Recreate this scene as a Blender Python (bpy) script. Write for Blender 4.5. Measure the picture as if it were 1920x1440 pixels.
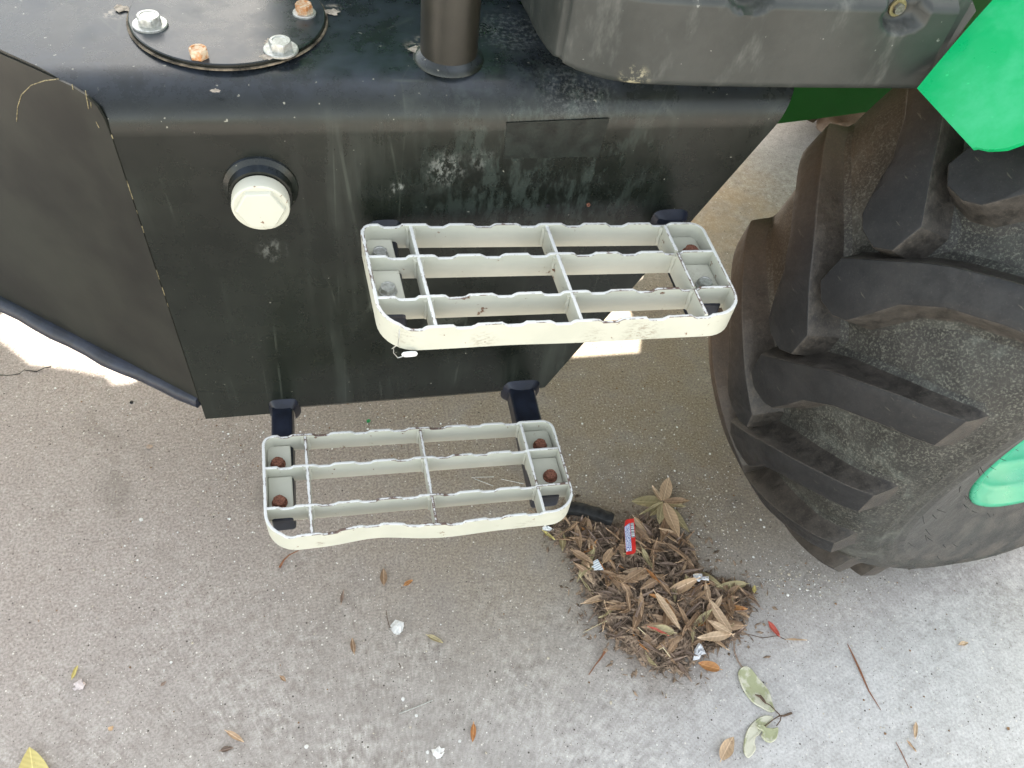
import bpy, bmesh, math, random
from mathutils import Vector, Matrix, Euler

for o in list(bpy.data.objects):
    bpy.data.objects.remove(o, do_unlink=True)
random.seed(7)
R = math.radians
scene = bpy.context.scene
COL = scene.collection

# ------------------------------------------------------------------ camera
CAMZ = 1.40
CR = Vector((0.9785, -0.1779, 0.1040)).normalized()
CW = Vector((0.1915, 0.5985, -0.7779)).normalized()
CU = CR.cross(CW).normalized()
CR = CW.cross(CU).normalized()
FPX = 1499.8
cam_d = bpy.data.cameras.new('camera')
cam_d.sensor_width = 36.0
cam_d.lens = FPX / 1920.0 * 36.0
cam_d.clip_start = 0.02
cam_d.clip_end = 500.0
cam = bpy.data.objects.new('camera', cam_d)
COL.objects.link(cam)
m = Matrix.Identity(4)
for i in range(3):
    m[i][0] = CR[i]; m[i][1] = CU[i]; m[i][2] = -CW[i]
m[0][3] = 0; m[1][3] = 0; m[2][3] = CAMZ
cam.matrix_world = m
scene.camera = cam

# ------------------------------------------------------------------ light
SUN_EL, SUN_AZ = R(40), R(30)          # azimuth from +Y towards +X (from behind the tractor)
world = bpy.data.worlds.new('World')
scene.world = world
world.use_nodes = True
wn = world.node_tree.nodes; wl = world.node_tree.links
wn.clear()
sky = wn.new('ShaderNodeTexSky'); sky.sky_type = 'NISHITA'
sky.sun_disc = False; sky.sun_elevation = SUN_EL; sky.sun_rotation = SUN_AZ
sky.air_density = 1.0; sky.dust_density = 2.5; sky.ozone_density = 1.0
hs = wn.new('ShaderNodeHueSaturation'); hs.inputs['Saturation'].default_value = 0.6
tint = wn.new('ShaderNodeMix'); tint.data_type = 'RGBA'; tint.blend_type = 'MULTIPLY'
tint.inputs['Factor'].default_value = 1.0
tint.inputs['B'].default_value = (1.0, 0.92, 0.775, 1)
bg = wn.new('ShaderNodeBackground'); bg.inputs['Strength'].default_value = 0.13
wo = wn.new('ShaderNodeOutputWorld')
wl.new(sky.outputs[0], hs.inputs['Color']); wl.new(hs.outputs[0], tint.inputs['A'])
wl.new(tint.outputs['Result'], bg.inputs[0]); wl.new(bg.outputs[0], wo.inputs[0])
sun_d = bpy.data.lights.new('sun', 'SUN'); sun_d.energy = 4.0; sun_d.angle = R(0.53)
sun_d.color = (1.0, 0.95, 0.87)
sun = bpy.data.objects.new('sun', sun_d); COL.objects.link(sun)
sdir = Vector((math.sin(SUN_AZ) * math.cos(SUN_EL), math.cos(SUN_AZ) * math.cos(SUN_EL), math.sin(SUN_EL)))
sun.rotation_euler = sdir.to_track_quat('Z', 'Y').to_euler()
sun.location = sdir * 20
vs = scene.view_settings
scene.display_settings.display_device = 'sRGB'
vs.view_transform = 'Standard'; vs.look = 'None'; vs.gamma = 1.0; vs.use_curve_mapping = False
vs.exposure = 3.0
try:
    scene.cycles.max_bounces = 8
    scene.cycles.use_denoising = True
except Exception:
    pass

# ------------------------------------------------------------------ helpers
def ray(px, py):
    return (CW * FPX + CR * (px - 960) - CU * (py - 720)).normalized()
def gp(px, py, z=0.0):                 # the point of the level z seen at a pixel
    d = ray(px, py); t = (z - CAMZ) / d.z
    return Vector((d.x * t, d.y * t, z))
def yp(px, py, y):                     # the point of the plane y seen at a pixel
    d = ray(px, py); t = y / d.y
    return Vector((d.x * t, y, CAMZ + d.z * t))
WORG = {}
def worg(o):
    return WORG.get(o.name, Vector((0, 0, 0)))
def tag(o, label=None, cat=None, group=None, kind=None):
    if label: o['label'] = label
    if cat: o['category'] = cat
    if group: o['group'] = group
    if kind: o['kind'] = kind
    return o
def mobj(name, V, F, mats, parent=None, origin=None, midx=None, smooth=40, me=None):
    """one mesh object from world-space vertices"""
    V = [Vector(v) for v in V]
    if origin is None:
        xs = [v.x for v in V]; ys = [v.y for v in V]; zs = [v.z for v in V]
        origin = Vector(((min(xs) + max(xs)) / 2, (min(ys) + max(ys)) / 2, min(zs)))
    me = bpy.data.meshes.new(name)
    me.from_pydata([tuple(v - origin) for v in V], [], F)
    if not isinstance(mats, (list, tuple)): mats = [mats]
    for mt in mats: me.materials.append(mt)
    if midx:
        for p, i in zip(me.polygons, midx): p.material_index = i
    me.update()
    bm = bmesh.new(); bm.from_mesh(me)
    bmesh.ops.recalc_face_normals(bm, faces=bm.faces); bm.to_mesh(me); bm.free()
    if smooth:
        for p in me.polygons: p.use_smooth = True
        me.set_sharp_from_angle(angle=R(smooth))
    o = bpy.data.objects.new(name, me); COL.objects.link(o)
    WORG[o.name] = origin
    if parent is not None:
        o.parent = parent; o.location = origin - worg(parent)
    else:
        o.location = origin
    return o
def empty(name, loc):
    o = bpy.data.objects.new(name, None); COL.objects.link(o)
    o.location = loc; WORG[o.name] = Vector(loc); o.empty_display_size = 0.1
    return o
class MB:
    def __init__(s): s.V = []; s.F = []; s.M = []
    def add(s, V, F, mi=0):
        b = len(s.V); s.V += [Vector(v) for v in V]
        s.F += [tuple(i + b for i in f) for f in F]; s.M += [mi] * len(F)
    def box(s, c, d, mi=0, rot=None):
        c = Vector(c); hx, hy, hz = d[0] / 2, d[1] / 2, d[2] / 2
        P = [Vector((sx * hx, sy * hy, sz * hz)) for sz in (-1, 1) for sy in (-1, 1) for sx in (-1, 1)]
        if rot is not None: P = [rot @ p for p in P]
        s.add([c + p for p in P], [(0, 2, 3, 1), (4, 5, 7, 6), (0, 1, 5, 4), (2, 6, 7, 3), (0, 4, 6, 2), (1, 3, 7, 5)], mi)
    def lathe(s, base, axis, prof, n=32, mi=0, cap0=False, cap1=False, hexa=False):
        """prof: (r, h) along axis"""
        axis = Vector(axis).normalized()
        u = axis.orthogonal().normalized(); v = axis.cross(u)
        V = []
        for r_, h in prof:
            for k in range(n):
                a = 2 * math.pi * k / n
                V.append(Vector(base) + axis * h + (u * math.cos(a) + v * math.sin(a)) * r_)
        F = []
        for j in range(len(prof) - 1):
            for k in range(n):
                k2 = (k + 1) % n
                F.append((j * n + k, j * n + k2, (j + 1) * n + k2, (j + 1) * n + k))
        if cap0: F.append(tuple(range(n - 1, -1, -1)))
        if cap1: F.append(tuple((len(prof) - 1) * n + k for k in range(n)))
        s.add(V, F, mi)
    def tube(s, pts, rads, n=8, mi=0):
        pts = [Vector(p) for p in pts]
        if not isinstance(rads, (list, tuple)): rads = [rads] * len(pts)
        V = []; F = []
        for i, p in enumerate(pts):
            t = (pts[min(i + 1, len(pts) - 1)] - pts[max(i - 1, 0)]).normalized()
            u = t.cross(Vector((0.13, 0.21, 0.97))).normalized(); w_ = t.cross(u)
            for k in range(n):
                a = 2 * math.pi * k / n
                V.append(p + (u * math.cos(a) + w_ * math.sin(a)) * rads[i])
        for i in range(len(pts) - 1):
            for k in range(n):
                k2 = (k + 1) % n
                F.append((i * n + k, i * n + k2, (i + 1) * n + k2, (i + 1) * n + k))
        F.append(tuple(range(n - 1, -1, -1))); F.append(tuple((len(pts) - 1) * n + k for k in range(n)))
        s.add(V, F, mi)
    def build(s, name, mats, parent=None, origin=None, smooth=40):
        return mobj(name, s.V, s.F, mats, parent, origin, s.M, smooth)

# ------------------------------------------------------------------ materials
class NT:
    def __init__(s, name):
        s.m = bpy.data.materials.new(name); s.m.use_nodes = True
        s.t = s.m.node_tree; s.t.nodes.clear()
        s.out = s.t.nodes.new('ShaderNodeOutputMaterial')
        s.b = s.t.nodes.new('ShaderNodeBsdfPrincipled')
        s.t.links.new(s.b.outputs[0], s.out.inputs[0])
        s.co = s.t.nodes.new('ShaderNodeTexCoord')
        s.geo = None
    def n(s, typ, **kw):
        nd = s.t.nodes.new(typ)
        for k, v in kw.items(): setattr(nd, k, v)
        return nd
    def link(s, a, b): s.t.links.new(a, b)
    def setin(s, sock, v):
        if hasattr(v, 'is_output'): s.link(v, sock)
        else: sock.default_value = v
    def pos(s):
        if not s.geo: s.geo = s.n('ShaderNodeNewGeometry')
        return s.geo.outputs['Position']
    def obj(s): return s.co.outputs['Object']
    def mapv(s, vec, scale=(1, 1, 1), rot=(0, 0, 0), loc=(0, 0, 0)):
        nd = s.n('ShaderNodeMapping'); s.link(vec, nd.inputs[0])
        nd.inputs['Scale'].default_value = scale; nd.inputs['Rotation'].default_value = rot; nd.inputs['Location'].default_value = loc
        return nd.outputs[0]
    def noise(s, vec, scale, detail=4, rough=0.55, dist=0.0):
        nd = s.n('ShaderNodeTexNoise'); s.link(vec, nd.inputs['Vector'])
        nd.inputs['Scale'].default_value = scale; nd.inputs['Detail'].default_value = detail
        nd.inputs['Roughness'].default_value = rough; nd.inputs['Distortion'].default_value = dist
        return nd.outputs['Fac']
    def voro(s, vec, scale, feat='F1', out='Distance', rnd=1.0):
        nd = s.n('ShaderNodeTexVoronoi', feature=feat); s.link(vec, nd.inputs['Vector'])
        nd.inputs['Scale'].default_value = scale; nd.inputs['Randomness'].default_value = rnd
        return nd.outputs[out]
    def ramp(s, fac, a, b, lo=0.0, hi=1.0, smooth=True):
        nd = s.n('ShaderNodeMapRange'); nd.interpolation_type = 'SMOOTHSTEP' if smooth else 'LINEAR'
        s.link(fac, nd.inputs[0])
        for i, v in ((1, a), (2, b), (3, lo), (4, hi)): nd.inputs[i].default_value = v
        return nd.outputs[0]
    def math(s, op, a, b=0.0, clamp=False):
        nd = s.n('ShaderNodeMath', operation=op); nd.use_clamp = clamp
        s.setin(nd.inputs[0], a); s.setin(nd.inputs[1], b); return nd.outputs[0]
    def mix(s, fac, a, b, bt='MIX'):
        nd = s.n('ShaderNodeMix', data_type='RGBA', blend_type=bt)
        s.setin(nd.inputs['Factor'], fac)
        for k, v in (('A', a), ('B', b)):
            if isinstance(v, (tuple, list)): v = (v[0], v[1], v[2], 1)
            s.setin(nd.inputs[k], v)
        return nd.outputs['Result']
    def dist(s, p, vec=None, scale=(1, 1, 1)):
        sub = s.n('ShaderNodeVectorMath', operation='SUBTRACT'); s.link(vec or s.pos(), sub.inputs[0]); sub.inputs[1].default_value = p
        mul = s.n('ShaderNodeVectorMath', operation='MULTIPLY'); s.link(sub.outputs[0], mul.inputs[0]); mul.inputs[1].default_value = scale
        ln = s.n('ShaderNodeVectorMath', operation='LENGTH'); s.link(mul.outputs[0], ln.inputs[0])
        return ln.outputs['Value']
    def axis(s, vec, i):
        nd = s.n('ShaderNodeSeparateXYZ'); s.link(vec, nd.inputs[0]); return nd.outputs[i]
    def bump(s, h, strength=0.3, d=0.002):
        nd = s.n('ShaderNodeBump'); nd.inputs['Strength'].default_value = strength; nd.inputs['Distance'].default_value = d
        s.link(h, nd.inputs['Height']); s.link(nd.outputs[0], s.b.inputs['Normal']); return nd
    def fin(s, col, rough, metal=0.0, spec=0.5):
        if isinstance(col, (tuple, list)): col = (col[0], col[1], col[2], 1)
        s.setin(s.b.inputs['Base Color'], col); s.setin(s.b.inputs['Roughness'], rough)
        s.setin(s.b.inputs['Metallic'], metal); s.b.inputs['Specular IOR Level'].default_value = spec
        return s.m

def mat_concrete():
    s = NT('concrete'); p = s.pos()
    big = s.noise(p, 1.6, 5, 0.6); reg = s.noise(p, 5.5, 4, 0.6, 0.4); mid = s.noise(p, 13, 5, 0.7)
    fine = s.noise(p, 210, 4, 0.75); fine2 = s.noise(p, 480, 3, 0.7); blot = s.noise(p, 52, 6, 0.82)
    amp = s.ramp(reg, 0.38, 0.64, 0.15, 1.0)                     # where the cream has worn off the aggregate
    c = s.mix(s.ramp(mid, 0.34, 0.66), (0.29, 0.265, 0.24), (0.365, 0.338, 0.31))
    c = s.mix(s.math('MULTIPLY', s.ramp(blot, 0.46, 0.62), amp), c, (0.53, 0.505, 0.46))
    c = s.mix(s.math('MULTIPLY', s.ramp(blot, 0.46, 0.36), s.math('MULTIPLY', amp, 0.75)), c, (0.165, 0.142, 0.12))
    # greyer, cleaner paste away from the machine, plus painted brightness in the far gap
    clean_and_lit = s.ramp(s.dist((0.95, 0.12, 0), scale=(0.8, 1.2, 1)), 0.20, 0.85, 1, 0)
    clean_and_lit = s.math('ADD', clean_and_lit, s.math('MULTIPLY', s.math('SUBTRACT', big, 0.5), 1.0), True)
    clean_and_lit = s.math('MAXIMUM', clean_and_lit, s.ramp(s.dist((1.55, 2.15, 0)), 0.20, 0.66, 1, 0))  # far gap painted paler to stand in for its brighter light
    clean = s.mix(s.ramp(mid, 0.32, 0.68), (0.45, 0.435, 0.425), (0.53, 0.515, 0.505))
    clean = s.mix(s.math('MULTIPLY', s.ramp(blot, 0.48, 0.64), 0.6), clean, (0.60, 0.585, 0.57))
    clean = s.mix(s.math('MULTIPLY', s.ramp(blot, 0.46, 0.34), 0.45), clean, (0.29, 0.27, 0.25))
    c = s.mix(clean_and_lit, c, clean)
    # soil washed under the machine, beside the wheel and round the leaf pile
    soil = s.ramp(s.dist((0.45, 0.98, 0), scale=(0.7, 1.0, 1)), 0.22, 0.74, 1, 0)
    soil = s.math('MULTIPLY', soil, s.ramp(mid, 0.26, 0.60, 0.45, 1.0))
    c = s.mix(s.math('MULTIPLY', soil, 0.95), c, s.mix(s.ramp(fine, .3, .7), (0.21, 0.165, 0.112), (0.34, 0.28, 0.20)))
    soil2 = s.ramp(s.dist((-0.62, 1.05, 0), scale=(0.85, 0.9, 1)), 0.2, 1.0, 1, 0)
    c = s.mix(s.math('MULTIPLY', soil2, 0.68), c, s.mix(s.ramp(fine, .3, .7), (0.27, 0.215, 0.185), (0.45, 0.385, 0.345)))
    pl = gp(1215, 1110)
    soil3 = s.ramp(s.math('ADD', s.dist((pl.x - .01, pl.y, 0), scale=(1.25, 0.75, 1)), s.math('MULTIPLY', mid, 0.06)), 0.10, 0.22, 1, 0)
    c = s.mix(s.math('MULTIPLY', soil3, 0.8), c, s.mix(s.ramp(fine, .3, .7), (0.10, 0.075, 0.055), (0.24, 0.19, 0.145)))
    st = s.ramp(s.noise(p, 3.6, 5, 0.65, 0.8), 0.55, 0.72, 0, 0.55)
    c = s.mix(st, c, (0.185, 0.16, 0.135))
    warm_glow = s.math('MULTIPLY', s.ramp(s.dist((1.05, 1.60, 0)), 0.08, 0.45, 1, 0), s.ramp(s.noise(p, 8, 4, 0.6), 0.35, 0.65, 0.3, 1.0))  # warm bounce glow in the right gap, painted into the slab colour
    c = s.mix(s.math('MULTIPLY', warm_glow, 0.65), c, (0.47, 0.35, 0.215))
    # open pores, dark and pale sand grains
    c = s.mix(s.ramp(fine, 0.33, 0.62, 0.32, 0.0), c, (0.11, 0.09, 0.075))
    c = s.mix(s.ramp(fine2, 0.60, 0.72, 0.0, 0.5), c, (0.56, 0.53, 0.48))
    for sc, lo, hi in ((230, 0.87, 0.13), (120, 0.955, 0.05)):
        vc = s.n('ShaderNodeTexVoronoi'); s.link(p, vc.inputs['Vector']); vc.inputs['Scale'].default_value = sc
        sp = s.ramp(vc.outputs['Distance'], 0.12, 0.26, 1, 0)
        pick = s.axis(vc.outputs['Color'], 0)
        c = s.mix(s.math('MULTIPLY', sp, s.ramp(pick, lo, lo + .02)), c, (0.065, 0.055, 0.045))
        c = s.mix(s.math('MULTIPLY', sp, s.ramp(pick, hi, hi - .02)), c, (0.66, 0.62, 0.55))
    h = s.math('ADD', s.math('MULTIPLY', fine, 1.0), s.math('MULTIPLY', blot, 0.7))
    h = s.math('ADD', h, s.math('MULTIPLY', fine2, 0.4))
    s.bump(h, 0.36, 0.0025)
    return s.fin(c, s.ramp(fine, 0.3, 0.7, 0.95, 0.8), 0, 0.25)

def smear(s, col, spots, colr, vec=None, stretch=(1, 1, 1), sc=60, amt=0.7):
    p = vec or s.pos()
    nz = s.noise(s.mapv(p, stretch), sc, 5, 0.75)
    for (x, y, z, r_, a) in spots:
        mk = s.ramp(s.dist((x, y, z), p), r_ * 0.3, r_, 1, 0)
        mk = s.math('MULTIPLY', mk, s.ramp(nz, 0.46, 0.62, 0, a * amt))
        col = s.mix(mk, col, colr)
    return col

def mat_tank():
    s = NT('black_tank_paint'); p = s.pos()
    n1 = s.noise(p, 4.5, 5, 0.6); n2 = s.noise(p, 22, 5, 0.7)
    streak = s.noise(s.mapv(p, (26, 26, 2.2)), 1.0, 5, 0.65)
    c = s.mix(s.ramp(n1, 0.35, 0.7), (0.005, 0.0065, 0.005), (0.011, 0.0135, 0.010))
    dust = s.math('MULTIPLY', s.ramp(streak, 0.47, 0.80), s.ramp(n1, 0.40, 0.66))
    c = s.mix(s.math('MULTIPLY', dust, 0.30), c, (0.09, 0.105, 0.09))
    # dust on the level top, with the blue sky reflection painted in
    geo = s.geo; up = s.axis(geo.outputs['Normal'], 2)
    top_dust_sky = s.math('MULTIPLY', s.ramp(up, 0.5, 0.95), s.ramp(n2, 0.32, 0.72, 0.25, 1.0))
    c = s.mix(s.math('MULTIPLY', top_dust_sky, 0.5), c, (0.052, 0.062, 0.085))
    # scratches: thin stretched voronoi crossings
    for sc, rot, th, col, am in ((7, 0.5, 0.012, (0.10, 0.11, 0.09), 0.22), (11, -0.9, 0.010, (0.09, 0.10, 0.08), 0.2)):
        vv = s.mapv(p, (1.0, 1.0, 0.10), (0, rot, 0))
        e = s.voro(vv, sc, 'DISTANCE_TO_EDGE')
        k = s.math('MULTIPLY', s.ramp(e, th * 0.3, th, 1, 0), s.ramp(s.noise(p, 9, 3), 0.52, 0.66))
        c = s.mix(s.math('MULTIPLY', k, am), c, col)
    fl = s.ramp(s.noise(p, 160, 2, 0.5), 0.735, 0.76)
    c = s.mix(s.math('MULTIPLY', fl, 0.6), c, (0.30, 0.29, 0.24))
    P1 = yp(835, 318, .737); P2 = yp(745, 352, .737); P3 = yp(512, 470, .737); P4 = yp(1010, 330, .737); P5 = yp(905, 300, .737)
    c = smear(s, c, [(*P1, 0.030, 0.55), (*P2, 0.010, 0.9), (*P3, 0.022, 0.3), (*P5, 0.02, .3)], (0.34, 0.35, 0.32), stretch=(1.2, 1, 0.7), sc=110)
    c = smear(s, c, [(*P4, 0.20, 0.35)], (0.09, 0.115, 0.10), stretch=(1, 1, .35), sc=60)
    d1 = gp(800, 90, .942); d2 = gp(960, 60, .942); d3 = gp(215, 30, .942); d4 = gp(625, 20, .942); d5 = gp(1075, 160, .93)
    c = smear(s, c, [(*d1, 0.030, 1.2), (*d3, 0.016, 1.0), (*d4, 0.012, 1.2)], (0.33, 0.28, 0.23), sc=110)
    c = smear(s, c, [(*d2, 0.06, 0.55), (*d5, 0.06, .28)], (0.24, 0.25, 0.24), sc=260)
    s.bump(s.math('ADD', s.math('MULTIPLY', s.noise(p, 30, 3), 0.6), s.math('MULTIPLY', n2, 0.3)), 0.10, 0.004)
    ro = s.math('ADD', s.ramp(n2, 0.3, 0.7, 0.22, 0.35), s.math('MULTIPLY', dust, 0.2))
    return s.fin(c, ro, 0, 0.38)

def mat_white(name, worn):
    s = NT(name); p = s.pos()
    n = s.noise(p, 38, 5, 0.7); n2 = s.noise(p, 150, 4, 0.7); n3 = s.noise(p, 12, 4)
    c = s.mix(s.ramp(n3, 0.3, 0.7), (0.43, 0.43, 0.36), (0.49, 0.485, 0.41))
    c = s.mix(s.ramp(n, 0.60, 0.75, 0, 0.35), c, (0.33, 0.29, 0.20))
    ch = s.ramp(s.math('ADD', n, s.math('MULTIPLY', n2, 0.5)), 0.92, 0.96)
    c = s.mix(ch, c, s.mix(n2, (0.035, 0.025, 0.02), (0.22, 0.10, 0.05)))
    if not worn:
        c = smear(s, c, [(*yp(1200, 617, .548), 0.030, 1.0), (*yp(905, 634, .551), 0.02, .8), (*yp(1110, 625, .549), 0.02, .7), (*yp(760, 632, .552), .016, .7), (*yp(600, 1018, .503), .008, 1.3), (*yp(985, 985, .500), .025, .8), (*gp(1005, 462, .78), .012, 1.0), (*gp(1315, 520, .78), .03, .6)],
                  (0.13, 0.075, 0.04), stretch=(1, 1, 2.2), sc=150, amt=0.5)
    ro = 0.5
    if worn:
        gate = s.ramp(n3, 0.42, 0.66, -0.10, 0.22)
        k = s.ramp(s.math('ADD', gate, s.math('ADD', s.math('MULTIPLY', n, .8), s.math('MULTIPLY', n2, 0.9))), 1.00 if worn == 1 else 0.80, 1.10 if worn == 1 else 0.98)
        c = s.mix(k, (0.62, 0.62, 0.60), s.mix(n2, (0.04, 0.03, 0.03), (0.20, 0.13, 0.10)))
    s.bump(n, 0.12, 0.002)
    return s.fin(c, ro, 0, 0.4)

def mat_rubber(name, kind):
    s = NT(name); p = s.obj(); pp = s.pos()
    n1 = s.noise(p, 6, 5, 0.65); n2 = s.noise(p, 330, 4, 0.75); n3 = s.noise(p, 60, 5, 0.75); n4 = s.noise(p, 18, 5, 0.7)
    xz = s.n('ShaderNodeVectorMath', operation='MULTIPLY'); s.link(p, xz.inputs[0]); xz.inputs[1].default_value = (1, 0, 1)
    ln = s.n('ShaderNodeVectorMath', operation='LENGTH'); s.link(xz.outputs[0], ln.inputs[0]); rad = ln.outputs['Value']
    if kind == 'lug':
        c = s.mix(s.ramp(n4, 0.3, 0.7), (0.009, 0.0095, 0.0105), (0.018, 0.018, 0.019))
        c = s.mix(s.ramp(n2, 0.56, 0.76, 0, 0.22), c, (0.13, 0.12, 0.10))
        c = s.mix(s.ramp(n1, 0.52, 0.75, 0, 0.35), c, (0.055, 0.050, 0.042))
        sc = s.noise(s.mapv(p, (30, 30, 200), (0.4, 0.9, 0.3)), 1.0, 4, 0.6)
        c = s.mix(s.ramp(sc, 0.66, 0.72, 0, 0.3), c, (0.16, 0.145, 0.11))
    elif kind == 'side':
        c = s.mix(s.ramp(n3, 0.3, 0.7), (0.022, 0.020, 0.018), (0.060, 0.053, 0.046))
        c = s.mix(s.ramp(n2, 0.5, 0.75, 0, 0.35), c, (0.15, 0.128, 0.10))
    else:
        c = s.mix(s.ramp(n4, 0.3, 0.7), (0.013, 0.013, 0.012), (0.032, 0.031, 0.028))
        k = s.math('MULTIPLY', s.ramp(n2, 0.47, 0.66), s.ramp(n3, 0.30, 0.66, 0.25, 1.0))
        c = s.mix(s.math('MULTIPLY', k, 0.62), c, (0.20, 0.20, 0.165))
        c = s.mix(s.ramp(n1, 0.46, 0.70, 0, 0.60), c, s.mix(s.ramp(n3, .4, .62), (0.05, 0.052, 0.046), (0.15, 0.165, 0.145)))
        # bare, smoother lower sidewall
        sw = s.ramp(rad, 0.47, 0.42)
        c = s.mix(s.math('MULTIPLY', sw, 0.8), c, s.mix(s.ramp(n4, .3, .7), (0.036, 0.036, 0.036), (0.060, 0.060, 0.058)))
    mud = s.ramp(s.axis(pp, 1), 0.62, 0.84)  # mud and the warm light on the inner side, painted together by depth
    mud = s.math('MULTIPLY', mud, s.ramp(n1, 0.25, 0.6, 0.4, 1.0))
    c = s.mix(s.math('MULTIPLY', mud, 0.75), c, s.mix(n2, (0.080, 0.049, 0.028), (0.21, 0.13, 0.076)))
    low = s.ramp(s.axis(pp, 2), 0.02, 0.45, 1, 0)
    c = s.mix(s.math('MULTIPLY', low, s.ramp(n4, 0.40, 0.65, 0, 0.40)), c, (0.15, 0.118, 0.095))
    s.bump(s.math('ADD', n2, s.math('MULTIPLY', n3, 0.6)), 0.16 if kind == 'lug' else 0.40, 0.002)
    return s.fin(c, s.ramp(n3, 0.3, 0.7, 0.46, 0.68), 0, 0.33)

def mat_paint(name, base, rough=0.35, dirt=0.25, dcol=(0.30, 0.33, 0.25)):
    s = NT(name); p = s.pos()
    n = s.noise(p, 14, 5, 0.7); n2 = s.noise(p, 70, 4, 0.7)
    c = s.mix(s.math('MULTIPLY', s.ramp(n, 0.42, 0.75), dirt), base, dcol)
    c = s.mix(s.ramp(n2, 0.68, 0.72, 0, 0.5), c, tuple(min(1, b * 1.6 + 0.05) for b in base))
    s.bump(n, 0.05, 0.003)
    return s.fin(c, s.ramp(n, 0.3, 0.7, rough - .06, rough + 0.12), 0, 0.5)

def mat_plastic():
    s = NT('scuffed_black_plastic'); p = s.pos()
    n = s.noise(p, 10, 5, 0.65); st = s.noise(s.mapv(p, (22, 22, 9), (0, -0.9, 0)), 1.0, 5, 0.7); n2 = s.noise(p, 130, 3)
    c = s.mix(s.ramp(n, 0.3, 0.7), (0.019, 0.022, 0.020), (0.035, 0.038, 0.035))
    c = s.mix(s.ramp(st, 0.50, 0.78, 0, 0.6), c, (0.15, 0.15, 0.135))
    c = s.mix(s.ramp(n2, 0.72, 0.75, 0, 0.5), c, (0.3, 0.3, 0.27))
    d = gp(1190, 160, .985)
    c = smear(s, c, [(*d, 0.022, 1.0)], (0.55, 0.5, 0.33), sc=90)
    s.bump(s.noise(p, 320, 3), 0.08, 0.001)
    return s.fin(c, s.ramp(st, 0.4, 0.7, 0.42, 0.58), 0, 0.45)

def mat_metal(name, a, b, sc=200, rough=0.5, metal=0.6):
    s = NT(name); p = s.pos()
    n = s.noise(p, sc, 4, 0.7)
    c = s.mix(s.ramp(n, 0.35, 0.65), a, b)
    s.bump(n, 0.3, 0.001)
    return s.fin(c, rough, metal, 0.5)

def mat_leaf(name, a, b, spot=(0.06, 0.035, 0.02)):
    s = NT(name); p = s.obj()
    oi = s.n('ShaderNodeObjectInfo')
    n = s.noise(p, 60, 4, 0.6)
    c = s.mix(s.math('ADD', s.math('MULTIPLY', oi.outputs['Random'], 0.75), s.math('MULTIPLY', n, 0.3), True), a, b)
    y = s.math('ABSOLUTE', s.axis(p, 1))
    c = s.mix(s.ramp(y, 0.0004, 0.0011, 0.45, 0), c, tuple(min(1, v * 1.8 + .03) for v in b))
    w_ = s.n('ShaderNodeTexWave'); s.link(s.mapv(p, (1, 0.8, 1), (0, 0, 0.8)), w_.inputs[0]); w_.inputs['Scale'].default_value = 55
    w_.inputs['Distortion'].default_value = 2.0
    c = s.mix(s.math('MULTIPLY', w_.outputs['Fac'], 0.12), c, (0.05, 0.035, 0.02))
    c = s.mix(s.ramp(s.noise(p, 110, 4, 0.7), 0.60, 0.70, 0, 0.7), c, spot)
    s.bump(s.math('ADD', n, s.math('MULTIPLY', w_.outputs['Fac'], 0.3)), 0.4, 0.002)
    return s.fin(c, 0.62, 0, 0.35)

def mat_plain(name, col, rough=0.6, spec=0.4, var=0.25, sc=60, metal=0.0):
    s = NT(name); p = s.pos()
    n = s.noise(p, sc, 4, 0.65)
    c = s.mix(s.ramp(n, 0.3, 0.7), tuple(v * (1 - var) for v in col), tuple(min(1, v * (1 + var)) for v in col))
    s.bump(n, 0.2, 0.002)
    return s.fin(c, rough, metal, spec)

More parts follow.
